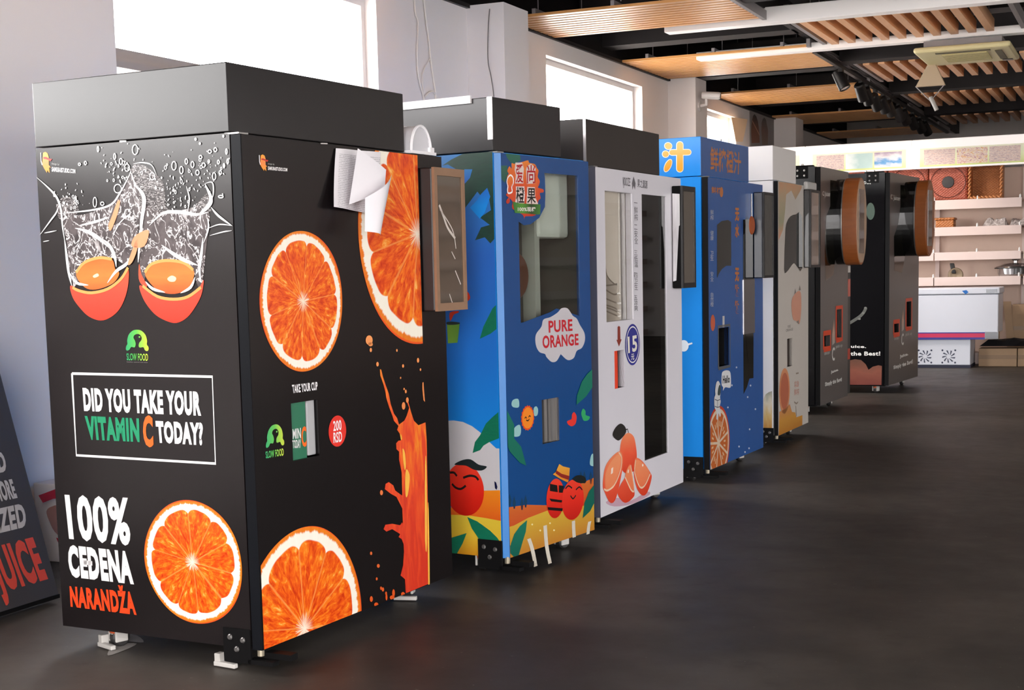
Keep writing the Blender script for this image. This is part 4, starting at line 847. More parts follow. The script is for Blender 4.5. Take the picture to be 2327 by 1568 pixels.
V, F = tube([M1.P(.012, ca+r_*math.cos(PI*i/n_)*.9, M1.zs+.012+r_*1.15*math.sin(PI*i/n_)) for i in range(n_+1)], .006, 6); mk('edge', V, F, pbr('white_acrylic_edge', '#f1eff2', .3), e)
V, F = tube([M1.P(-.06, ca+r_*math.cos(PI*i/n_)*.9, M1.zs+.012+r_*1.15*math.sin(PI*i/n_)) for i in range(n_+1)], .004, 6); mk('edge', V, F, pbr('white_acrylic_edge', '#f1eff2', .3), e)
V, F = join([M1.vf(-.5, .02, ca-r_, ca+r_+.02, M1.zs, M1.zs+.012), M1.vf(-.02, .0, ca+.03, ca+.045, M1.zs+.012, M1.zs+.06), M1.vf(-.0, .02, ca+.06, ca+.09, M1.zs+.012, M1.zs+.03)]); mk('base_rail', V, F, pbr('white_acrylic_edge', '#f1eff2', .3), e)
# ---- machine 2: blue beach print
M2 = Mach('blue vending machine with palm leaves and smiling fruit, second in the row', (-2.4998, 5.6333, .1528, .85, .0267, .77, .5671, .085, 1.812, 2.0376))
BLU = grad('blue_side_print', ['#1488dc', '#1484d8', '#1f6cc4', '#2a62b8', '#2f74b4'], 1, .3)  # side blue brightened in colour to make up for weak light
BLK2 = pbr('satin_black_steel', '#1d1a1c', .33, .3, .6, .1, 5)
M2.cabinet(BLU); M2.topbox(BLK2)
S, Fr = M2.side, M2.front; CB = M2.root.children[0]; c7 = cr(900, 180, 3.564); d1 = cr(1000, 600, 4.355); d2 = cr(1000, 900, 3.825)
sb = (-M2.d, -.002, M2.zb, M2.zs)
BLF = pbr('blue_front_print', '#0a417c', .22, var=.04)
h = hole_px(Fr, 1176, 1313, 388, 734); slot = hole_px(Fr, 1231, 1271, 909, 1010)
D2 = M2.door(BLF, [h, slot], a0=.018)
V, F = box6([M2.P(n, a, z) for z in (M2.zb, M2.zs-.006) for n, a in ((.004, 0), (M2.t, .018), (.004, .018), (M2.t-.0005, .0185))]); mk('door_edge', V, F, pbr('lit_blue_edge', '#2f7ac2', .35), D2)  # lighter blue paints in the light that the chamfer catches
M2.box('glass_pane', (M2.t-.008, M2.t-.003, h[0], h[1], h[2], h[3]), DG, D2)
fill = lambda f, lim: [(lim[0], lim[2]), (lim[1], lim[2]), (lim[1], lim[3]), (lim[0], lim[3])]
print_poly(S, 'sky_print', [fill(S, sb)], BLU, CB, 1, px=False)
g = G('palm_leaf_print'); u_ = g.uv(); nz = g.noise(g.mapping(u_, (3, 12, 1)), 2, 3); LEAF = g.done(g.mix(nz, '#0a5a48', '#157a55'), .36)
g = G('palm_leaf_dark_print'); u_ = g.uv(); nz = g.noise(g.mapping(u_, (3, 12, 1)), 2, 3); LEAFD = g.done(g.mix(nz, '#1c2f2a', '#23483a'), .36)
print_poly(S, 'palm_leaf_print', [c7((375, 700), (450, 650), (540, 605), (800, 580), (800, 1290), (765, 1330), (720, 1280), (640, 1305), (690, 1200), (760, 1180), (680, 1120), (770, 1060), (750, 940), (700, 960), (660, 910), (600, 990), (555, 1050), (540, 760), (420, 690))], LEAFD, CB, 2, lim=sb)
print_poly(S, 'sky_patch_print', [c7((555, 730), (620, 730), (600, 800), (555, 850)), c7((650, 990), (690, 930), (740, 880), (765, 950), (720, 1080), (680, 1130), (600, 1040))], BLU, CB, 3, lim=sb)
print_poly(S, 'palm_leaf_print', [d1((575, 385), (590, 620), (500, 690), (395, 740), (430, 620), (460, 560), (520, 440)), d2((530, 120), (530, 360), (430, 400), (380, 420), (350, 470), (285, 495), (305, 400), (350, 340), (400, 240), (460, 180))], LEAF, CB, 2, lim=sb)
print_poly(S, 'dune_print', [d2((60, 215), (120, 212), (200, 225), (280, 262), (350, 315), (420, 390), (490, 455), (545, 456), (545, 830), (60, 830))], pbr('ink_pale', '#c3bfc2', .4, var=.02), CB, 2, lim=sb)
print_poly(S, 'palm_leaf_print', [d2((530, 150), (530, 360), (430, 400), (380, 430), (350, 470), (285, 495), (305, 400), (350, 340), (400, 240), (460, 180))], LEAF, CB, 3, lim=sb)
print_poly(S, 'dune_print', [d2((60, 1000), (200, 880), (380, 822), (545, 818), (560, 1090), (60, 1090))], grad('dune_orange', ['#d8521c', '#e8861e'], 1), CB, 3, lim=sb)
print_poly(S, 'sand_print', [d2((60, 1030), (240, 1035), (400, 1060), (560, 1090), (570, 1420), (60, 1420))], grad('sand', ['#c8871c', '#d9b234', '#d8bb3a'], 1), CB, 4, lim=sb)
FRU = grad('fruit_red', ['#b8180e', '#d8281a', '#e03c28'], 1)
DKL = ink('#221a18')
print_poly(S, 'fruit_print', [ellipse(S.px(*d2((215, 812))[0]), abs(S.px(*d2((385, 812))[0])[0]-S.px(*d2((215, 812))[0])[0]), abs(S.px(*d2((215, 585))[0])[1]-S.px(*d2((215, 1040))[0])[1])/2, 40)], FRU, CB, 5, px=False, lim=sb)
print_poly(S, 'fruit_leaf_print', [d2((130, 590), (200, 555), (270, 550), (340, 595), (410, 612), (370, 645), (300, 640), (230, 605), (160, 600))], ink('#20282a'), CB, 6, sm=4, lim=sb)
strokes(S, 'smile_print', [d2((90, 665), (125, 665), (150, 695)), d2((205, 710), (260, 692), (310, 700), (338, 730)), d2((108, 762), (140, 795), (185, 806), (228, 778))], DKL, CB, 6, .010, sm=5)
print_poly(S, 'palm_leaf_print', [d2((240, 1050), (330, 1090), (440, 1170), (500, 1230), (540, 1290), (500, 1330), (400, 1320), (340, 1240), (280, 1150)), d2((105, 1230), (235, 1190), (200, 1280), (150, 1370), (105, 1380))], LEAF, CB, 6, lim=sb)
print_poly(S, 'cypress_print', [d2((475, 740), (490, 750), (502, 790), (495, 815), (480, 800)), d2((535, 705), (546, 720), (546, 790), (534, 760))], ink('#16183c'), CB, 5, lim=sb)
# cup and red figure fragment beside machine 1's screen
print_poly(S, 'cup_print', [d1((70, 580), (198, 585), (175, 778), (80, 785))], grad('cup_green', ['#7fae3e', '#5b8a34'], 0), CB, 3, lim=sb); print_poly(S, 'cup_print', [d1((70, 575), (130, 570), (198, 580), (180, 597), (100, 602), (70, 595))], ink('#2c3434'), CB, 4, sm=3, lim=sb)
print_poly(S, 'fruit_print', [d1((248, 270), (285, 285), (300, 330), (285, 360), (250, 365)), d1((100, 480), (180, 465), (185, 480), (140, 500), (120, 540), (100, 560))], ink('#d8391e'), CB, 3, sm=3, lim=sb)
# front prints
fb = (.0185, M2.w, M2.zb, M2.zs-.006)
FP = lambda name, polys, mat, lvl, **k: print_poly(Fr, name, polys, mat, D2, lvl, lim=fb, **k)
# blue film over the glass: round badge ground, lower slope
FP('window_film', [[Fr.px(*p) for p in [(1172, 384), (1236, 388), (1238, 405), (1239, 440), (1238, 470), (1225, 495), (1205, 510), (1190, 512), (1173, 500)]]], BLF, 1.5, px=False)
FP('window_film', [d1((780, 592), (1080, 480), (1150, 440), (1400, 520), (1400, 640), (780, 640))], BLF, 1.5)
m4 = cr(1140, 350, 10.45)
FP('palm_leaf_print', [c7((880, 585), (1000, 595), (1010, 660), (940, 690), (900, 640)), c7((845, 700), (900, 700), (905, 770), (880, 840), (845, 800))], grad('leaf_dim', ['#1c4f44', '#24604e'], 1), 1)
SPL = grad('splash_orange', ['#b5301a', '#cf4a22', '#dd7a2a'], 1, nz=.8)
FP('badge_splash', [m4((300, 230), (480, 190), (620, 150), (650, 210), (780, 240), (830, 330), (870, 400), (850, 540), (900, 640), (880, 740), (860, 800), (980, 840), (985, 910), (900, 930), (920, 1050), (870, 1100), (860, 1150), (800, 1450), (560, 1480), (530, 1550), (490, 1440), (250, 1300), (250, 1120), (100, 980), (130, 900), (120, 560), (160, 470), (130, 400), (180, 290), (230, 350), (230, 220), (280, 230))], SPL, 2, sm=3)
FP('badge_splash', [m4((150, 1040), (185, 1080), (175, 1160), (120, 1180), (95, 1120)), [(1140+p[0]/10.45, 350+p[1]/10.45) for p in ellipse((195, 660), 70, 130, 18)]], SPL, 3, sm=2)
strokes(Fr, 'badge_outline', [m4((140, 560), (200, 500), (260, 560), (270, 680), (230, 780), (240, 900), (150, 930), (130, 850), (140, 760), (115, 660), (140, 560))], WHI, D2, 3, .007, sm=3)
FP('badge_outline', [m4((320, 205), (480, 205), (520, 350), (500, 560), (510, 700), (310, 700), (330, 500), (300, 380)), m4((600, 280), (690, 230), (800, 340), (780, 700), (590, 710), (570, 360)), m4((330, 770), (530, 770), (545, 960), (530, 1170), (310, 1170), (330, 1000)), m4((600, 780), (780, 790), (790, 1030), (860, 1190), (580, 1180), (590, 1000))], ink('#d8c6c0'), 3)
q4 = lambda x0, x1, y0, y1: m4((x0, y0), (x1, y0+(x1-x0)*.03), (x1, y1+(x1-x0)*.0), (x0, y1))
letters(Fr, '\u7231', q4(325, 500, 235, 690), ink('#a8141c'), D2, 4, .012); letters(Fr, '\u5c1a', q4(590, 790, 255, 700), ink('#a8141c'), D2, 4, .012)
letters(Fr, '\u6a59', q4(330, 530, 780, 1170), ink('#14110f'), D2, 4, .012); letters(Fr, '\u679c', q4(595, 800, 810, 1180), ink('#14110f'), D2, 4, .012)
FP('badge_ribbon', [m4((250, 1130), (420, 1170), (640, 1185), (910, 1195), (905, 1430), (840, 1440), (640, 1420), (300, 1400))], grad('ribbon', ['#2c6a2e', '#4f8f30', '#24401f', '#3f7a2e'], 0), 4)
letters(Fr, '100%\u73b0\u69a8', m4((370, 1250), (790, 1260), (790, 1370), (370, 1365)), ink('#e3ded6'), D2, 5, .02)
CLD = pbr('ink_cloud', '#b9b5ba', .4, var=.02)
FP('cloud_print', [d1((1160, 480), (1200, 438), (1260, 440), (1310, 510), (1350, 540), (1380, 600), (1425, 680), (1430, 760), (1400, 830), (1350, 860), (1320, 930), (1260, 950), (1200, 900), (1190, 895), (1150, 960), (1100, 968), (1050, 920), (1035, 890), (980, 870), (945, 800), (945, 700), (1000, 620), (1020, 550), (1090, 525))], CLD, 2.5, sm=4)
letters(Fr, 'PURE', d1((1068, 562), (1305, 545), (1307, 662), (1072, 682)), ink('#b81f2a'), D2, 4, .03); letters(Fr, 'ORANGE', d1((1008, 708), (1365, 688), (1367, 803), (1012, 838)), ink('#b81f2a'), D2, 4, .03)
FP('small_cloud_print', [d1((705, 1385), (720, 1345), (770, 1335), (782, 1390), (770, 1420), (720, 1415)), d1((925, 1430), (950, 1408), (968, 1440), (960, 1495), (930, 1500)), d2((630, 320), (650, 270), (690, 250), (702, 300), (690, 345), (645, 352)), d2((1300, 580), (1310, 520), (1330, 505), (1345, 600), (1310, 605))], ink('#8fbcbc'), 2, sm=4)
cs = d2((760, 190))[0]; sc_ = Fr.px(*cs); sr = (Fr.px(*d2((760, 80))[0])[1]-Fr.px(*d2((760, 305))[0])[1])/2
FP('sun_print', [[(sc_[0]+sr*(1 if i % 2 else .9)*math.cos(PI*i/18), sc_[1]+sr*(1 if i % 2 else .9)*math.sin(PI*i/18)) for i in range(36)]], ink('#d9481c'), 2, px=False)
FP('sun_print', [ellipse(sc_, sr*.82, sr*.82)], ink('#e8821f'), 3, px=False)
strokes(Fr, 'smile_print', [d2((732, 195), (742, 182), (750, 196)), d2((765, 185), (775, 170), (783, 180)), d2((745, 208), (760, 215), (772, 198))], DKL, D2, 4, .005, sm=3)
FP('bird_print', [d2((1102, 220), (1140, 200), (1145, 160), (1165, 140), (1185, 180), (1175, 240), (1145, 262), (1115, 250))], ink('#d8332a'), 2, sm=4)
FP('bird_print', [d2((1225, 150), (1240, 110), (1262, 130), (1265, 165), (1300, 180), (1285, 210), (1250, 215), (1235, 190))], ink('#2c9a5e'), 2, sm=4)
FP('palm_leaf_print', [d1((1500, 1040), (1515, 1200), (1440, 1310), (1345, 1395), (1350, 1300), (1400, 1160), (1450, 1090)), d2((560, 90), (640, 250), (640, 370), (700, 440), (745, 605), (690, 580), (600, 480), (570, 400)), d2((1335, 770), (1340, 920), (1300, 1000), (1235, 1062), (1250, 930), (1290, 830))], grad('leaf_front', ['#0d5a4c', '#14705a'], 1), 5)
FP('dune_print', [d2((570, 970), (750, 945), (950, 950), (1200, 770), (1345, 705), (1350, 1010), (950, 990), (640, 1130), (570, 1140))], grad('dune_front', ['#b83c1e', '#c8682a'], 1), 2)
FP('sand_print', [d2((570, 1145), (640, 1125), (760, 1060), (930, 995), (1100, 985), (1350, 930), (1350, 1200), (570, 1420))], grad('sand_front', ['#b8782a', '#c9a636'], 1), 3)
FP('palm_leaf_print', [d2((640, 1400), (590, 1350), (640, 1200), (690, 1130), (752, 1078), (740, 1180), (715, 1260), (680, 1380))], grad('leaf_front', ['#0d5a4c', '#14705a'], 1), 5)
def fruit(f, fx, cx, cy, rx, ry, lvl):
    c0 = f.px(*fx((cx, cy))[0]); return [ellipse(c0, abs(f.px(*fx((cx+rx, cy))[0])[0]-c0[0]), abs(f.px(*fx((cx, cy+ry))[0])[1]-c0[1]), 30)]
FP('fruit_print', fruit(Fr, d2, 1000, 890, 78, 172, 4), FRU, 4, px=False); FP('fruit_print', fruit(Fr, d2, 1150, 900, 95, 175, 5), FRU, 5, px=False)
FP('hat_print', [d2((975, 680), (1000, 660), (1030, 590), (1065, 612), (1122, 625), (1115, 720), (1105, 752), (1040, 720))], grad('hat', ['#c9761e', '#e0a03a'], 1), 6)
FP('hat_band_print', [d2((1005, 645), (1050, 675), (1118, 695), (1112, 730), (1045, 705), (998, 672))], ink('#8a241c'), 7)
FP('sunglasses_print', [d2((950, 762), (1012, 775), (1018, 835), (950, 825)), d2((1028, 775), (1072, 780), (1060, 840), (1028, 838)), d2((945, 890), (1055, 905), (1052, 925), (960, 915)), d2((930, 965), (1060, 975), (1058, 1000), (935, 990))], ink('#120f10'), 6)
FP('fruit_leaf_print', [d2((1145, 720), (1190, 688), (1250, 700), (1262, 750), (1200, 755), (1160, 735))], ink('#161c1c'), 6, sm=3)
strokes(Fr, 'smile_print', [d2((1085, 805), (1110, 780), (1142, 800)), d2((1175, 815), (1205, 790), (1230, 815)), d2((1128, 865), (1150, 892), (1175, 862))], DKL, D2, 6, .007, sm=4)
FP('cypress_print', [d2((x, y), (x+14, y+55), (x+6, y+110), (x-6, y+110), (x-14, y+55)) for x, y in ((605, 848), (643, 870), (710, 880), (742, 858), (1222, 650), (1253, 650), (1310, 655))], ink('#123a5a'), 2)
FP('sparkle_print', [[(1000+p[0]/3.825, 900+p[1]/3.825) for p in ellipse(q, 8, 8, 8)] for q in ((797, 1116), (867, 1168), (952, 1105), (987, 1166))], ink('#e8d89a'), 4)
M2.recess(slot, .10, DEEP, 'cup_slot', pbr('slot_steel', '#7d7a78', .3, .6))
for x0, x1, n_ in ((.3, .36, -.03), (.5, .68, -.01), (.72, 1., .005)): M2.box('slot_bar', (n_-.02, n_, slot[0]+(slot[1]-slot[0])*x0, slot[0]+(slot[1]-slot[0])*x1, slot[2], slot[3]), pbr('slot_steel', '#8d8a88', .4, .2))
# inside of machine 2
i2 = M2
i2.box('inner_back', (-.62, -.60, .03, i2.w-.03, .9, i2.zs-.04), GREYIN)
a1 = h[1]; i2.box('inner_lining', (-.6, -.004, i2.w-.035, i2.w-.021, .9, i2.zs-.04), GREYIN); i2.box('inner_lining', (-.6, -.004, .021, .035, .9, i2.zs-.04), GREYIN)
a1 = h[1]; i2.box('ice_maker', (-.35, -.05, h[0]+(h[1]-h[0])*.55, h[1]+.05, h[3]-.28, h[3]+.03), pbr('pale_plastic', '#e4e6e0', .4), bevel=.02)
i2.box('juicer_frame', (-.5, -.12, h[0]+.02, h[0]+(h[1]-h[0])*.5, h[2]-.05, h[3]-.2), pbr('dim_steel', '#4c4c48', .3, .6))
V, F = lathe(M2.P(-.11, h[0]+(h[1]-h[0])*.28, h[2]+.2), M2.n, [(0, .03), (.10, .03), (.115, .01), (.115, 0)], 24); mk('juicer_drum', V, F, pbr('drum', '#6a3a26', .3, .3), M2.root)
i2.box('side_rail', (-.4, -.06, h[0]+(h[1]-h[0])*.52, h[0]+(h[1]-h[0])*.6, .9, h[3]), pbr('white_rail', '#a9aaa4', .4))
i2.box('inner_shelf', (-.5, -.02, .03, i2.w-.03, h[2]-.03, h[2]-.01), GREYIN)
V, F = M2.vf(-M2.d, -.10, -.012, -.0, M2.zt-.02, M2.zt+.012); mk('edge_strip', V, F, pbr('white_foam', '#f2eff0', .5), M2.root)
V, F = M2.vf(-.022, .003, -.004, .0, M2.zs+.05, M2.zt); mk('corner_trim', V, F, pbr('bare_steel', '#d7d2d3', .25, .7), M2.root)
M2.bracket(.12); M2.casters(False, ((-.17, .10), (-M2.d+.10, .08), (-.10, M2.w-.1), (-M2.d+.1, M2.w-.1)))
g = G('masking_tape'); nz = g.noise(g.obj(), 40, 4); TAPE = g.done(g.mix(nz, '#b9b1a2', '#d3ccbe'), .5)
def tape(px_, lab, curl):
    # px_: centre line from top (stuck on the door) to the loose end
    V, F = [], []; P = catmull(px_, 4, False); n_ = len(P); w_ = .028
    for i, (u, v) in enumerate(P):
        t = i/(n_-1); off = .003+curl*max(0, t-.45)**1.5; s_, z_ = Fr.px(u, v, off); z_ = max(z_, .004)
        V += [Fr.w((s_-w_/2, z_), off), Fr.w((s_+w_/2, z_), off), Fr.w((s_-w_/2, z_), off+.0015), Fr.w((s_+w_/2, z_), off+.0015)]
    for i in range(n_-1):
        k = 4*i; F += [(k, k+1, k+5, k+4), (k+2, k+6, k+7, k+3), (k, k+4, k+6, k+2), (k+1, k+3, k+7, k+5)]
    F += [(0, 2, 3, 1), (4*n_-4, 4*n_-3, 4*n_-1, 4*n_-2)]
    tag(mk('masking_tape', V, F, TAPE), lab, 'tape', 'tape strips on the blue beach machine')
tape(d2((770, 1240), (800, 1330), (830, 1480)), 'curled masking tape strip reaching the floor below the blue beach machine, left one', .10)
tape(d2((912, 1125), (925, 1300), (955, 1455)), 'long masking tape strip hanging to the floor below the blue beach machine, right one', .08)
tape(d2((1158, 1085), (1160, 1150), (1165, 1228)), 'short masking tape strip stuck below the smiling fruit', .0)
tape(d2((1300, 1090), (1290, 1140), (1285, 1200)), 'short masking tape strip at the far lower corner of the blue beach machine', .0)
# ---- machine 3: white
M3 = Mach('white vending machine with tall glass panes and a price badge, third in the row', (-2.4865, 6.7126, .0371, .85, .049, 1.2609, 1.0513, .085, 1.8102, 2.0372))
M3.cabinet(BLK); M3.topbox(pbr('warm_black_steel', '#2b2523', .4, .0, .4, .12, 5)); Fr = M3.front
V, F = M3.vf(-.012, .002, -.003, .0, M3.zs, M3.zt); mk('corner_trim', V, F, pbr('bare_steel', '#d7d2d3', .25, .7), M3.root)
a3, b3 = cr(1260, 250, 3.483), cr(1320, 680, 3.0154)
hl = hole_px(Fr, 1374, 1436, 433, 733); hr = hole_px(Fr, 1458, 1513, 441, 1050); hs = hole_px(Fr, 1396, 1419, 798, 884)
g = G('white_door_enamel'); nz = g.noise(g.obj(), 2, 4); WDR = g.done(g.mix(nz, '#d2cfd8', '#dcd9df'), .28, 0, .5)
D3 = M3.door(WDR, [hl, hr, hs], edge=SLATE)
M3.box('glass_pane', (M3.t-.012, M3.t-.006, *hl), glass('clear_glass', (.95, .95, .94), 1.45), D3); M3.box('glass_pane', (M3.t-.012, M3.t-.006, *hr), glass('door_glass_dark', (.35, .35, .33), 2.6), D3)
M3.box('cream_panel', (-.002, .008, hl[0]-.03, hl[1]+.03, hl[2]-.03, hl[3]+.03), pbr('cream_panel', '#d9cfc4', .5))
CF = Face(M3.o+M3.n*.0085, M3.a, M3.n); lm = (hl[0]-.03, hl[1]+.03, hl[2], hl[3])
print_poly(CF, 'swirl_print', [a3((395, 1200), (410, 1300), (460, 1370), (500, 1385), (490, 1440), (540, 1500), (545, 1600), (580, 1640), (585, 1700), (395, 1700))], grad('swirl', ['#8f857a', '#b9aea2', '#d3c9be'], 0, .5, .5), M3.root, 1, lim=lm)
strokes(CF, 'swirl_print', [a3((400, 1200), (415, 1310), (470, 1375), (500, 1380)), a3((400, 1390), (450, 1385), (500, 1375)), a3((400, 1420), (470, 1460), (520, 1440)), a3((400, 1490), (470, 1520), (540, 1540)), a3((400, 1560), (480, 1590), (560, 1640)), b3((170, 40), (230, 60), (290, 100)), b3((170, 80), (240, 110), (300, 130))], ink('#7d7268'), M3.root, 2, .008, sm=4)
M3.box('inner_rail', (.009, .02, hl[1]-.10, hl[1]-.03, hl[2], hl[3]), pbr('chrome_rail', '#d8d6d4', .15, .8))
M3.box('inner_back', (-.5, -.48, hr[0]-.05, hr[1]+.05, hr[2]-.05, hr[3]+.05), pbr('dark_inside', '#2a2826', .5))
M3.box('inner_divider', (-.5, -.02, hl[1]+.035, hl[1]+.05, .3, hl[3]+.03), BLK)
nh = M3.recess(hs, .07, pbr('red_slot', '#b8321c', .4), 'cup_slot', pbr('brown_slot', '#4a2420', .4)); M3.box('slot_lip', (M3.t-.03, M3.t+.001, hs[0]+.002, hs[0]+(hs[1]-hs[0])*.28, hs[2], hs[3]), pbr('red_lip', '#e2401e', .4), nh)
GT = ink('#6d6a70'); ftx = lambda s, q, m=GT, w=.01, l=2: letters(Fr, s, q, m, D3, l, w)
ftx('IJOOZE', a3((540, 530), (598, 538), (598, 625), (542, 618))); ftx('\u679c\u4e4b\u6e90\u6e90', a3((655, 545), (735, 560), (735, 625), (655, 612)))
print_poly(Fr, 'brand_mark', [a3((625, 525), (640, 580), (636, 632), (626, 600), (616, 632), (612, 580))], GT, D3, 2)
for q, (s_, y0, y1) in enumerate((('\u4e00\n\u9c9c\n\u69a8', 730, 880), ('\u4e8c\n\u5b89\n\u5168', 905, 1060), ('\u4e09\n\u4f4e\n\u6e29', 1110, 1245), ('\u56db\n\u536b\n\u751f', 1285, 1425), ('\u4e94\n\u51c9\n\u723d', 1465, 1590))):
    ftx(s_, a3((627, y0), (655, y0+4), (660, y1), (632, y1-2)), GT, .0)
print_poly(Fr, 'arrow_print', [b3((250, 190), (260, 182), (268, 190), (270, 275), (278, 275), (260, 325), (242, 278), (250, 278))], ink('#8a3a30'), D3, 2)
bc = Fr.px(*b3((353, 311))[0]); br = (Fr.px(*b3((353, 170))[0])[1]-Fr.px(*b3((353, 454))[0])[1])/2
print_poly(Fr, 'price_badge', [ellipse(bc, br, br)], ink('#34368a'), D3, 2, px=False)
strokes(Fr, 'price_badge_ring', [[(bc[0]+br*.86*math.cos(2*PI*i/40), bc[1]+br*.86*math.sin(2*PI*i/40)) for i in range(41)]], WHI, D3, 3, .006, px=False)
ftx('15', b3((318, 258), (382, 245), (384, 355), (322, 372)), ink('#e9e4d8'), .03, 3); ftx('\u5143', b3((342, 376), (364, 372), (364, 415), (342, 418)), ink('#e9e4d8'), .02, 3)
OSK = grad('orange_skin', ['#d8391c', '#ee5a3a', '#f08a5c'], 1, .36, .2); OFL = grad('orange_flesh', ['#ee7a4e', '#f29a6a'], 1, .36, .4)
FP3 = lambda nm, P, m, l, **k: print_poly(Fr, nm, P, m, D3, l, **k)
FP3('fruit_shadow_print', [b3((170, 1390), (250, 1360), (340, 1380), (450, 1320), (470, 1340), (360, 1400), (230, 1420))], ink('#c9a4b4'), 1, sm=3)
FP3('orange_print', [b3((270, 1000), (290, 940), (325, 915), (360, 940), (375, 1000), (382, 1080), (370, 1170), (300, 1190), (265, 1120))], OSK, 2, sm=4)
FP3('orange_leaf_print', [b3((215, 930), (235, 880), (270, 852), (300, 872), (308, 910), (280, 950), (250, 968))], ink('#2e2b2a'), 3, sm=3)
strokes(Fr, 'orange_stem_print', [b3((300, 895), (318, 890), (325, 915))], ink('#2e2b2a'), D3, 3, .006)
FP3('orange_print', [b3((160, 1320), (148, 1270), (165, 1150), (215, 1075), (265, 1042), (285, 1080), (280, 1180), (240, 1360), (200, 1395)), b3((252, 1340), (265, 1280), (300, 1220), (335, 1130), (365, 1310), (355, 1360), (300, 1395)), b3((372, 1090), (420, 1110), (475, 1190), (482, 1230), (455, 1320), (420, 1345), (380, 1290), (360, 1180))], OSK, 3, sm=4)
FP3('orange_flesh_print', [b3((165, 1290), (165, 1200), (200, 1120), (250, 1065), (270, 1090), (262, 1170), (225, 1270), (180, 1305)), b3((300, 1215), (335, 1140), (358, 1290), (345, 1300)), b3((375, 1105), (420, 1120), (468, 1190), (430, 1270), (405, 1280), (372, 1200))], OFL, 4, sm=4)
strokes(Fr, 'orange_rim_print', [b3((155, 1300), (180, 1310), (228, 1270), (268, 1170), (275, 1085), (255, 1050)), b3((300, 1220), (340, 1305), (362, 1300), (338, 1135)), b3((372, 1100), (366, 1190), (400, 1285), (435, 1275), (472, 1195))], ink('#f6cfae'), D3, 5, .010, sm=4)
FP3('orange_core_print', [b3((205, 1160), (218, 1150), (215, 1190), (202, 1200)), b3((318, 1170), (326, 1165), (324, 1190), (316, 1190)), b3((415, 1130), (425, 1128), (424, 1145), (416, 1145))], ink('#fbe6d6'), 5)
sb = M3.screen(1527, 1550, 1579, 422, 655, DEEP, BLK, DISPM, .02)
a0, a1, z0, z1, p = M3.scr
SSF = Face(M3.o+M3.a*(a0-.0005), M3.n, -M3.a)
print_poly(SSF, 'peeling_film', [a3((925, 660), (1000, 665), (1004, 900), (985, 920), (965, 1350), (930, 1360))], grad('film', ['#d8d6d8', '#bdbabd', '#e6e4e6'], 1, .25, .6), sb, 2, lim=(M3.t+.005, M3.t+p-.01, z0+.01, z1-.01))
M3.casters(); M3.bracket(.09)
# ---- machine 4: blue space print
M4 = Mach('blue vending machine with an astronaut on an orange slice, fourth in the row', (-2.4252, 8.5028, .0442, .85, .0441, 1.1433, .9733, .085, 1.8435, 2.0778))
BL4 = pbr('bright_blue_vinyl', '#1684dc', .34, var=.04); BL4F = pbr('blue_vinyl_sheen', '#2a5290', .24, var=.05)  # front blue is greyed in colour to stand for its sheen
M4.cabinet(BL4); M4.topbox(BL4); S, Fr, TF = M4.side, M4.front, M4.topf; CB, TB = M4.root.children[0], M4.root.children[1]
a4, b4 = cr(1480, 290, 3.823), cr(1530, 680, 3.824)
hs = hole_px(Fr, 1633, 1657, 746, 834)
D4 = M4.door(BL4F, [hs], edge=DEEP)
print_poly(TF, 'top_box_front_vinyl', [[(.003, M4.zs+.006), (M4.wt-.003, M4.zs+.006), (M4.wt-.003, M4.zt-.003), (.003, M4.zt-.003)]], BL4F, TB, 1, px=False)  # same sheen-greyed blue laid over the top box front
OR4 = ink('#f29a2c')
def juice_sign(k, m, lv):                               # the character for juice in fat rounded strokes
    el = lambda x, y, a, b, r=0: [(1480+p[0]/3.823, 290+p[1]/3.823) for p in ellipse((x, y), a+k, b+k, 20, r)]
    print_poly(S, 'lettering', [el(148, 160, 30, 27, .3), el(125, 230, 26, 26, .3), el(146, 330, 24, 56, .45)], m, TB, lv)
    bar = lambda x0, y0, x1, y1, r: a4(*[(x0+r*math.cos(t), y0+r*math.sin(t)) for t in [PI/2+PI*i/8+math.atan2(y1-y0, x1-x0) for i in range(9)]], *[(x1+r*math.cos(t), y1+r*math.sin(t)) for t in [-PI/2+PI*i/8+math.atan2(y1-y0, x1-x0) for i in range(9)]])
    print_poly(S, 'lettering', [bar(180, 216, 322, 214, 22+k)], m, TB, lv); print_poly(S, 'lettering', [bar(249, 150, 249, 358, 26+k)], m, TB, lv+.3)
juice_sign(6, ink('#f0dcc4'), 2); juice_sign(0, OR4, 3)
OR4D = ink('#b06a38')
letters(TF, '\u9c9c\u69a8\u6a59\u6c41', a4((510, 160), (780, 215), (775, 410), (512, 375)), OR4D, TB, 2, .02)
letters(Fr, '\u9c9c\u69a8', a4((520, 510), (605, 520), (605, 580), (522, 570)), OR4D, D4, 2, .02); print_poly(Fr, 'orange_blob_print', [[(1480+p[0]/3.823, 290+p[1]/3.823) for p in ellipse((608, 560), 15, 45, 16)]], OR4D, D4, 2)
GT4 = ink('#a9b0ba')
for s_, y0, y1 in (('\u9c9c\n\u69a8', 712, 805), ('\u5065\n\u5eb7', 893, 980), ('\u536b\n\u751f', 1072, 1155), ('\u5b89\n\u5168', 1250, 1335), ('\u81ea\n\u7136\n\u6a59', 1430, 1555)): letters(Fr, s_, a4((512, y0), (540, y0+3), (540, y1), (512, y1)), GT4, D4, 2, .0)
for s_, y0, y1 in (('\u65e0', 695, 815), ('\u6c34', 835, 955), ('\u65e0', 1215, 1340), ('\u7cd6', 1360, 1470), ('\u7cd6', 1500, 1620)): letters(Fr, s_, a4((725, y0), (762, y0+3), (762, y1), (725, y1)), OR4D, D4, 2, .05)
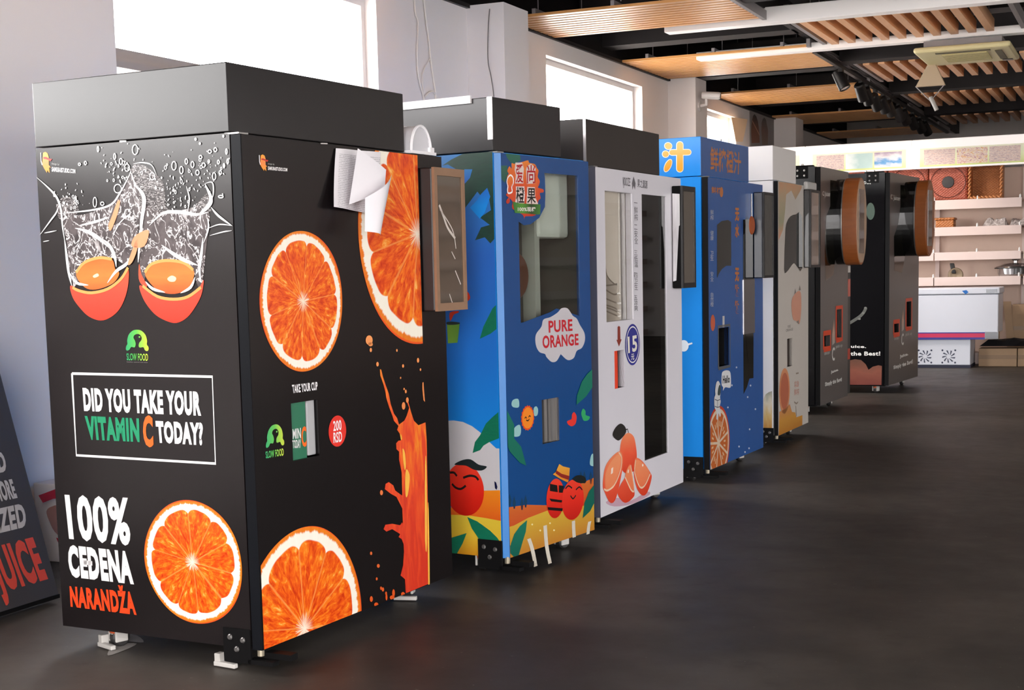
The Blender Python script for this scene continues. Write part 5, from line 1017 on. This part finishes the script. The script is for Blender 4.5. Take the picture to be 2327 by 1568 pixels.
print_poly(Fr, 'glass_panel', [a4((570, 845), (610, 812), (665, 803), (692, 820), (693, 1200), (650, 1200), (610, 1230), (585, 1270), (570, 1308))], DISP, D4, 2); print_poly(Fr, 'glass_panel', [a4((797, 800), (890, 790), (890, 1600), (797, 1600))+b4((697, 0), (695, 685), (660, 690), (640, 760), (610, 825), (606, 0))], DISP, D4, 2)
M4.box('pane_reflection_strip', (M4.t, M4.t+.004, Fr.px(1689, 700)[0], Fr.px(1714, 700)[0], Fr.px(1689, 760)[1], Fr.px(1689, 636)[1]), pbr('mirror', '#b9b4b8', .05, 1), D4)  # mirror patch added to stand for the reflection in the glass pane
M4.recess(hs, .08, DEEP, 'cup_slot'); z_ = hs
strokes(Fr, 'slot_frame', [[(z_[0]-.01, z_[2]-.01), (z_[1]+.01, z_[2]-.01), (z_[1]+.01, z_[3]+.01), (z_[0]-.01, z_[3]+.01), (z_[0]-.01, z_[2]-.01)]], pbr('slot_grey', '#4d5054', .4), D4, 2, .022, px=False)
strokes(Fr, 'straw_print', [b4((435, 145), (435, 245))], ink('#b9b6b4'), D4, 2, .04); print_poly(Fr, 'orange_blob_print', [[(1530+p[0]/3.824, 680+p[1]/3.824) for p in ellipse((342, 205), 20, 72, 16)]], ink('#b8583c'), D4, 2)
print_poly(Fr, 'speech_bubble_print', [b4((420, 650), (435, 625), (470, 618), (495, 640), (500, 740), (490, 770), (450, 765), (430, 795), (432, 765), (418, 740))], ink('#d3d3d6'), D4, 2, sm=3); letters(Fr, 'Hello', b4((428, 665), (488, 660), (488, 725), (428, 735)), ink('#26262e'), D4, 3, .03)
AST = ink('#c9cacc')
print_poly(Fr, 'astronaut_print', [b4((360, 790), (370, 725), (390, 712), (408, 760), (405, 830), (402, 850), (408, 890), (400, 935), (410, 1000), (400, 1022), (390, 990), (385, 1040), (370, 1040), (372, 980), (355, 940), (352, 860), (362, 830))], AST, D4, 5, sm=3)
print_poly(Fr, 'astronaut_visor_print', [b4((382, 830), (385, 780), (398, 742), (408, 770), (402, 830))], ink('#3a4a4c'), D4, 6, sm=3)
strokes(Fr, 'astronaut_line_print', [b4((356, 870), (380, 880), (404, 870)), b4((356, 930), (380, 940), (402, 932)), b4((380, 880), (380, 940))], ink('#4b4f58'), D4, 6, .005)
c0 = Fr.px(*b4((390, 1250))[0]); r0 = Fr.px(*b4((390, 925))[0])[1]-c0[1]; lim4 = (.004, M4.w, M4.zb, M4.zs)
print_poly(Fr, 'orange_wheel_print', [ellipse(c0, r0, r0, 48)], ink('#b8402a'), D4, 2, px=False, lim=lim4); print_poly(Fr, 'orange_wheel_print', [ellipse(c0, r0*.92, r0*.92, 48)], ink('#d3bda4'), D4, 3, px=False, lim=lim4)
seg = []
for k in range(9):
    a, b = 2*PI*(k+.06)/9+.25, 2*PI*(k+.94)/9+.25; m_ = (a+b)/2
    seg.append([(c0[0]+r0*.10*math.cos(m_), c0[1]+r0*.10*math.sin(m_))]+[(c0[0]+r0*.82*math.cos(t), c0[1]+r0*.82*math.sin(t)) for t in [a+(b-a)*i/6 for i in range(7)]])
print_poly(Fr, 'orange_wheel_print', seg, ink('#b8602e'), D4, 4, px=False, lim=lim4)
strokes(Fr, 'orange_wheel_pips', [[(c0[0]+r0*.45*math.cos(t), c0[1]+r0*.45*math.sin(t)), (c0[0]+r0*.6*math.cos(t), c0[1]+r0*.6*math.sin(t))] for t in [2*PI*i/27 for i in range(27)] if -.5*PI < t-PI*.9 or True if c0[0]+r0*.6*math.cos(t) > .01 and c0[1]+r0*.6*math.sin(t) > M4.zb+.01], ink('#d9b48a'), D4, 5, .012, px=False)
print_poly(Fr, 'star_print', [[(1530+p[0]/3.824, 680+p[1]/3.824) for p in ellipse(q, 7, 9, 6)] for q in ((508, 748), (670, 750), (645, 850), (712, 955), (473, 940), (662, 1130), (657, 1295), (622, 1328), (570, 1280), (548, 592))], ink('#b9c4d6'), D4, 2)
print_poly(S, 'planet_print', [[(1530+p[0]/3.824, 680+p[1]/3.824) for p in ellipse((92, 405), 42, 50, 24)]], ink('#dfe8f2'), CB, 2); print_poly(S, 'planet_print', [b4((128, 385), (165, 375), (168, 388), (130, 402))], ink('#dfe8f2'), CB, 3)
sb = M4.screen(1712, 1735, 1757, 436, 632, pbr('navy_gloss', '#0c1a30', .15), BLK, pbr('film_grey', '#4a4843', .12, .3, bump=.5, scale=16), .012)
V, F = tube(catmull([(0, 0), (.3, .2), (.2, .9), (.5, 1.6)], 4, False) and [M4.P(-.2, M4.w-.12, M4.zs+.0), M4.P(-.21, M4.w-.12, M4.zs+.12), M4.P(-.2, M4.w-.12, M4.zs+.3)], .005, 6); mk('aerial', V, F, BLK, M4.root)
V, F = M4.vf(-.35, -.05, M4.wt+.01, M4.w-.02, M4.zs, M4.zs+.015); mk('cable_cover', V, F, DEEP, M4.root, bevel=.004)
PEND = thing('orange_charm', M4.P(M4.t+.06, a0, 1.5), 'orange slice charm hanging on a wire beside the screen of the blue space machine', 'charm')
pc = hit(1708, 512, M4.P(M4.t+.03, 0, 0), M4.n); V, F = lathe(pc, M4.n, [(0, .006), (.055, .006), (.06, 0), (0, -.004)], 20); mk('charm_disc', V, F, pbr('charm_orange', '#9c4a20', .4), PEND)
V, F = tube([pc+Z*.055, pc+Z*.12, pc+Z*.2], .005, 6); mk('charm_wire', V, F, STEEL, PEND)
M4.bracket(.12); M4.casters()
# ---- machine 5: white with orange
M5 = Mach('white vending machine with orange halves and a white top box, fifth in the row', (-2.4227, 10.3302, .0225, .85, .0369, .9182, .6753, .085, 1.9025, 2.1478))
W5 = pbr('white_vinyl', '#d9d5d3', .35, var=.02); W5F = pbr('dimmed_white_vinyl', '#b9b2aa', .4, var=.03)  # door is the same white, darkened in colour for its dimmer light
M5.cabinet(W5); M5.topbox(W5); S, Fr = M5.side, M5.front; CB = M5.root.children[0]; a5, b5 = cr(1680, 310, 4.236), cr(1680, 620, 4.02)
hs = hole_px(Fr, 1789, 1801, 770, 834)
D5 = M5.door(W5F, [hs], edge=DEEP); M5.recess(hs, .07, DEEP, 'cup_slot', pbr('brown_slot5', '#3a2e28', .5))
lim5 = (.003, M5.w, M5.zb, M5.zs-.008); FP5 = lambda nm, P, m, l, **k: print_poly(Fr, nm, P, m, D5, l, lim=lim5, **k)
FP5('foliage_print', [a5((378, 440), (600, 455), (600, 500), (540, 610), (500, 520), (450, 560), (440, 720), (420, 900), (378, 1000))], grad('foliage5', ['#c98a6a', '#8f8f72', '#a8967a', '#b98a66'], 1, .4, .7), 1)
FP5('dark_glass', [a5((440, 960), (450, 840), (490, 770), (545, 750), (600, 770), (605, 1270), (560, 1260), (525, 1220), (490, 1260), (450, 1310), (430, 1280))], DISP, 2, sm=2)
FP5('fruit_print', [b5((478, 250), (500, 200), (540, 165), (562, 190), (565, 330), (555, 440), (540, 470), (520, 440), (490, 425), (476, 330))], ink('#c98a70'), 2, sm=3); FP5('leaf_print', [b5((500, 200), (508, 140), (515, 180)), b5((540, 160), (552, 112), (560, 160)), b5((520, 450), (545, 470), (540, 430))], ink('#7d766e'), 3)
letters(Fr, 'PURE', b5((442, 480), (468, 474), (468, 500), (442, 506)), ink('#8a8580'), D5, 2, .01); letters(Fr, 'ORANGE', b5((425, 515), (490, 502), (490, 525), (425, 540)), ink('#8a8580'), D5, 2, .01)
c0 = Fr.px(*b5((412, 1080))[0]); rz = (Fr.px(*b5((412, 872))[0])[1]-Fr.px(*b5((412, 1290))[0])[1])/2; rx_ = abs(Fr.px(*b5((460, 1080))[0])[0]-c0[0])
FP5('orange_half_print', [ellipse(c0, rx_, rz)], ink('#d08a62'), 2, px=False); FP5('orange_half_print', [ellipse(c0, rx_*.78, rz*.8)], ink('#b5654a'), 3, px=False)
FP5('splash_print', [b5((358, 1500), (365, 1270), (420, 1240), (460, 1200), (480, 1270), (510, 1275), (520, 1320), (575, 1300), (575, 1400))], grad('splash5', ['#b5762a', '#c98f3a', '#c9845a'], 1), 2)
for s_, y0, y1 in (('\u7eaf\n\u6a59', 985, 1040), ('\u9c9c\u69a8', 1055, 1115)): letters(Fr, s_, b5((500, y0+6), (545, y0), (545, y1), (500, y1+6)), ink('#c9988a'), D5, 2, .01)
strokes(Fr, 'scribble_print', [b5((515, 920), (540, 915)), b5((500, 1180), (520, 1195), (535, 1180)), b5((515, 1215), (520, 1310))], ink('#9a8d80'), D5, 3, .012)
print_poly(S, 'fruit_scene_print', [b5((222, 1160), (240, 1110), (270, 1090), (299, 1080), (299, 1425), (222, 1420))], grad('scene5', ['#b5803c', '#c9a86a', '#d3c7ae', '#8f8f7a'], 1, .4, .6), CB, 2, lim=(-M5.d, -.002, M5.zb, M5.zs))
sb = M5.screen(1826, 1841, 1862, 430, 608, pbr('gloss_black', '#0d0c0c', .12), BLK, DISPM, .014)
M5.box('white_foam_corner', (M5.t, M5.t+.03, M5.scr[0], M5.scr[1], M5.scr[3], M5.scr[3]+.06), pbr('foam_corner', '#b5b3b0', .5), bevel=.01)
M5.bracket(.1); M5.casters()
# ---- machines 6 and 7: charcoal with round wooden screens
CH6 = pbr('charcoal_side', '#0e0d0f', .22, 0, .2, .08, 4); CH6F = pbr('charcoal_front_sheen', '#5c5654', .3, 0, .5, .06, 4)  # front colour lightened to paint in the sheen on it
WOODR = G('bent_wood'); nz = WOODR.noise(WOODR.mapping(WOODR.obj(), (2, 2, 14)), 3, 4); WOODR = WOODR.done(WOODR.mix(nz, '#84461c', '#a05a28'), .35)
BEIGE = pbr('beige_screen_face', '#b59880', .5); ORL = pbr('orange_slot_rim', '#d8451e', .4); WT = ink('#dedbd7')
a6, b6 = cr(1790, 340, 4.354), cr(1800, 640, 4.612)
def charcoal(label, prm, k):
    M = Mach(label, prm); M.zs = M.zt; S, Fr = M.side, M.front
    M.cabinet(CH6, M.zt); CB = M.root.children[0]; M.box('plinth', (-M.d+.02, .0, .01, M.w-.01, .075, M.zb), DEEP)
    if k == 6: slots = (hole_px(Fr, 1873, 1886, 763, 789), hole_px(Fr, 1901.5, 1912.5, 704, 768)); txt = (b6((405, 935), (485, 905), (487, 940), (405, 972)), b6((345, 1055), (520, 1000), (520, 1055), (345, 1110)))
    else: slots = (hole_px(Fr, 2032, 2042.5, 736, 757), hole_px(Fr, 2060, 2071, 686, 743)); txt = (b6((1125, 770), (1215, 740), (1218, 780), (1128, 812)), b6((1062, 880), (1262, 812), (1262, 870), (1062, 930)))
    D = M.door(CH6F, slots, edge=DEEP)
    for i, hs in enumerate(slots):
        M.recess(hs, .06, DEEP, 'cup_slot' if i else 'coin_slot')
        strokes(Fr, 'slot_rim', [[(hs[0]-.02, hs[2]-.02), (hs[1]+.02, hs[2]-.02), (hs[1]+.02, hs[3]+.02), (hs[0]-.02, hs[3]+.02), (hs[0]-.02, hs[2]-.021)]], ORL, D, 2, .05, px=False)
    h0 = slots[0]; mid = (slots[0][1]+slots[1][0])/2
    letters(Fr, 'C', [(mid-.05, h0[2]-.02), (mid+.05, h0[2]-.02), (mid+.05, h0[2]-.14), (mid-.05, h0[2]-.14)], WT, D, 2, .02, px=False)
    print_poly(Fr, 'bottle_print', [[(mid-.045, h0[2]), (mid+.05, h0[2]+.02), (mid+.05, h0[3]+.02), (mid+.02, h0[3]+.14), (mid, h0[3]+.14), (mid-.045, h0[3])]], grad('bottle6', ['#a8a39e', '#c9a08a', '#7d6e66'], 1, .4, .5), D, 2, px=False)
    letters(Fr, 'coin bank', [(h0[0], h0[2]-.04), (h0[1], h0[2]-.04), (h0[1], h0[2]-.07), (h0[0], h0[2]-.07)], WT, D, 2, .0, px=False); letters(Fr, 'pick up', [(slots[1][0]-.03, slots[1][2]-.06), (slots[1][1]+.03, slots[1][2]-.06), (slots[1][1]+.03, slots[1][2]-.1), (slots[1][0]-.03, slots[1][2]-.1)], WT, D, 2, .0, px=False)
    letters(Fr, 'Juice.', txt[0], WT, D, 2, .06); letters(Fr, 'Simply the Best!', txt[1], WT, D, 2, .06)
    # small lettering near the top of the door and a narrow glass panel that mirrors the round screen
    if k == 6: q, pn = a6((343, 410), (420, 415), (420, 480), (345, 470)), a6((420, 300), (530, 320), (560, 900), (470, 1090), (450, 1240), (375, 1300), (365, 1000), (380, 660), (420, 560))
    else: q, pn = a6((1018, 440), (1112, 465), (1112, 520), (1020, 505)), a6((1115, 350), (1220, 360), (1260, 880), (1170, 1000), (1130, 1220), (1055, 1200), (1050, 860), (1090, 740), (1115, 560))
    letters(Fr, 'C Juicer', q, WT, D, 2, .02); print_poly(Fr, 'glass_panel', [pn], DISP, D, 2)
    # thick rounded wooden screen
    if k == 6: ub, um, uf, vc, hh = 1905, 1925, 1957, 505, .375
    else: ub, um, uf, vc, hh = 2060, 2088, 2112, 498, .375
    ac = Fr.px(ub, vc)[0]; zc = Fr.px(ub, vc)[1]; p1, p2 = M.depth_at(um, vc, ac), M.depth_at(uf, vc, ac); wv = .19
    out = [(wv*math.copysign(abs(math.cos(t))**.8, math.cos(t)), hh*math.copysign(abs(math.sin(t))**.9, math.sin(t))) for t in [2*PI*i/48 for i in range(48)]]
    def disc(nm, n0, n1, sc_, mat, par, inset=0):
        V = [M.P(nn, ac+x*ss, zc+z*ss) for nn, ss in ((n0, sc_), (n1-.004, sc_), (n1, sc_-.012)) for x, z in out]; F = [(k_*48+i, k_*48+(i+1) % 48, (k_+1)*48+(i+1) % 48, (k_+1)*48+i) for k_ in range(2) for i in range(48)]+[tuple(range(47, -1, -1)), tuple(range(96, 144))]
        return mk(nm, V, F, mat, par)
    body = disc('screen_housing', M.t, M.t+p1-.012, 1.0, pbr('gloss_black', '#0d0c0c', .12), M.root)
    disc('chrome_line', M.t+p1-.012, M.t+p1, .99, STEEL, body); rim = disc('wood_rim', M.t+p1, M.t+p2, 1.02, WOODR, body); disc('screen_face', M.t+p2, M.t+p2+.004, .97, BEIGE if k == 6 else WOODR, body)
    V, F = M.vf(M.t+p2+.004, M.t+p2+.009, ac-.10, ac+.07, zc-.28, zc+.28); mk('display', V, F, DISP, body)
    # top bracket, side lettering, casters
    V, F = join([M.vf(-.18, -.06, -.006, 0, M.zt-.10, M.zt+.012), M.vf(-.2, -.02, -.006, .06, M.zt, M.zt+.012)]); b = mk('top_bracket', V, F, DEEP, M.root)
    V, F = join([lathe(M.P(x, -.006, M.zt-z), -M.a, [(0, .004), (.008, .003), (.009, 0)], 8) for x, z in ((-.15, .03), (-.09, .03), (-.15, .075), (-.09, .075))]); mk('bolt', V, F, STEEL, b)
    V, F = join([lathe(M.P(x, .01, M.zt+.012), Z, [(.012, 0), (.012, .012), (0, .016)], 8) for x in (-.19, -.11)]); mk('stud', V, F, STEEL, b)
    M.casters(); return M, CB
M6, CB6 = charcoal('charcoal vending machine with round wooden screen showing a pale face, sixth in the row', (-2.5961, 12.6088, .0546, .85, .05, .9767, .7, .085, 1.75, 2.1339), 6)
M7, CB7 = charcoal('charcoal vending machine with round wooden screen, last in the row before the shelves', (-2.3578, 14.7756, .0929, .85, .05, 1.216, .7, .085, 1.75, 2.1818), 7)
letters(M6.side, 'Juicer', a6((-10, 245), (125, 250), (125, 292), (-10, 295)), WT, CB6, 2, .03); letters(M7.side, 'Juicer', a6((670, 305), (838, 305), (838, 352), (670, 350)), WT, CB7, 2, .03)
S = M7.side; l7 = (-M7.d, -.002, M7.zb, M7.zt); c9 = cr(1930, 760, 11.2)
letters(S, 'Juice.', c9((-40, 262), (430, 280), (430, 365), (-40, 365)), WT, CB7, 2, .03); letters(S, 'Simply the Best!', c9((-560, 440), (790, 432), (790, 570), (-560, 570)), WT, CB7, 2, .03)
print_poly(S, 'fruit_print', [c9((-300, 1280), (-280, 900), (-100, 680), (150, 630), (300, 650), (420, 760), (490, 900), (600, 820), (740, 785), (830, 800), (820, 1285))], grad('dim_fruit', ['#6a3028', '#7d4636', '#5a3a2c'], 1, .4, .5), CB7, 2, lim=l7)
print_poly(S, 'leaf_print', [[(1790+p[0]/4.354, 340+p[1]/4.354) for p in ellipse((820, 610), 42, 85, 20)]], ink('#4c5a52'), CB7, 2, lim=l7)
strokes(S, 'branch_print', [b6((560, 460), (690, 380), (745, 330), (775, 275))], ink('#5a5a56'), CB7, 2, .03, sm=3); print_poly(S, 'branch_print', [[(1800+p[0]/4.612, 640+p[1]/4.612) for p in ellipse(q, 16, 12, 10)] for q in ((770, 275), (745, 330), (705, 390))], ink('#6d6d68'), CB7, 3)
# thin door edge tag strip seen on the far side of machine 6
M6.box('label_strip', (M6.t-.03, M6.t-.002, M6.w, M6.w+.10, M6.zb+.02, M6.zt-.1), pbr('grey_strip', '#3c3c3c', .4))
M6.box('red_label', (M6.t-.002, M6.t+.001, M6.w+.01, M6.w+.09, 1.0, 1.16), ink('#c9584a')); M6.box('red_label', (M6.t-.002, M6.t+.001, M6.w+.01, M6.w+.09, .42, .52), ink('#b83a2c')); M6.box('white_label', (M6.t-.002, M6.t+.001, M6.w+.01, M6.w+.09, 1.22, 1.28), ink('#d9d5d0'))
# ------------------------------------------------------------------ leaning board and carton at the left edge
yb_ = 4.62; yn_ = 3.3; xb_ = -4.055; lean = -.263; H_ = 1.06
bn = Vector((1, 0, -lean)).normalized(); bu = Vector((lean, 0, 1))
e = thing('leaning_signboard', (xb_, (yb_+yn_)/2, 0), 'dark grey signboard with red and pale lettering propped at the left edge', 'signboard')
V, F = box6([Vector((xb_, 0, .03))+Vector((0, y, 0))+bu*z-bn*o for z in (0, H_) for y in (yn_, yb_) for o in (.05, 0)]); mk('board', V, F, pbr('grey_board', '#3c3839', .5, var=.06), e, bevel=.003)
V, F = join([abox(xb_-.05, xb_+.01, y, y+.03, 0, .035) for y in (yn_+.05, yb_-.4)]+[abox(xb_-.06, xb_+.004, yn_, yb_, .02, .036)]); mk('foot_rail', V, F, DEEP, e)
tp = Vector((xb_, 0, .03))+bu*H_
V, F = join([tube([tp+Vector((-.045, y, -.02)), Vector((xb_-.56, y, .012))], .012, 8) for y in (yn_+.15, yb_-.15)]+[tube([Vector((xb_-.5, yn_+.15, .12)), Vector((xb_-.5, yb_-.15, .12))], .01, 8)]); mk('rear_leg', V, F, BLK, e)
class Slant(Face):
    def w(f, p, off=0): return f.o+f.a*p[0]+bu*p[1]+bn*off
    def px(f, u, v, off=0):
        q = hit(u, v, f.o+bn*off, bn)-f.o; t = q.z; return (q.y, t)
BF = Slant((xb_, 0, .03), (0, 1, 0), bn)
BD = e.children[0]; BW = ink('#b9b4b4'); BR = ink('#cf4a3c')
def btxt(s, pts, m, frac):                              # right end visible; the rest runs on to the left
    q = BF.P(pts); w_ = (q[1][0]-q[0][0])*frac; q[0] = (q[1][0]-w_, q[1][1]); q[3] = (q[2][0]-w_, q[2][1]); letters(BF, s, q, m, BD, 2, .05, px=False)
c0b = lambda *P: [(p[0]/1.889, 600+p[1]/1.889) for p in P]
btxt('JUICE', c0b((0, 1255), (140, 1170), (225, 1405), (0, 1475)), BR, 1.35)
btxt('SQUEEZED', c0b((0, 1070), (100, 1025), (120, 1145), (0, 1175)), BW, 2.75)
btxt('MORE', c0b((0, 945), (50, 922), (75, 1005), (0, 1030)), BW, 1.6)
btxt('AND', c0b((0, 830), (12, 802), (32, 890), (0, 905)), BW, 6.)
RC = thing('carton', (-4.68, 6.2, 0), 'red, white and brown carton by the wall behind the nearest machine', 'carton')
ztop = hx(110, 1107, -4.60).z
V, F = abox(-4.77, -4.60, 5.3, 7.2, 0, ztop); mk('box', V, F, pbr('white_card', '#d8d0cf', .6), RC, bevel=.006)
CFc = Face((-4.599, 0, 0), (0, 1, 0), (1, 0, 0))
print_poly(CFc, 'red_print', [c3((80, 255), (215, 205), (240, 250), (230, 275), (180, 278), (110, 305)), c3((200, 540), (222, 545), (222, 580), (212, 570))], ink('#b8202c'), RC, 1); print_poly(CFc, 'brown_print', [c3((135, 360), (170, 330), (230, 335), (240, 520), (190, 500), (150, 420))], ink('#a5705e'), RC, 1, sm=3)
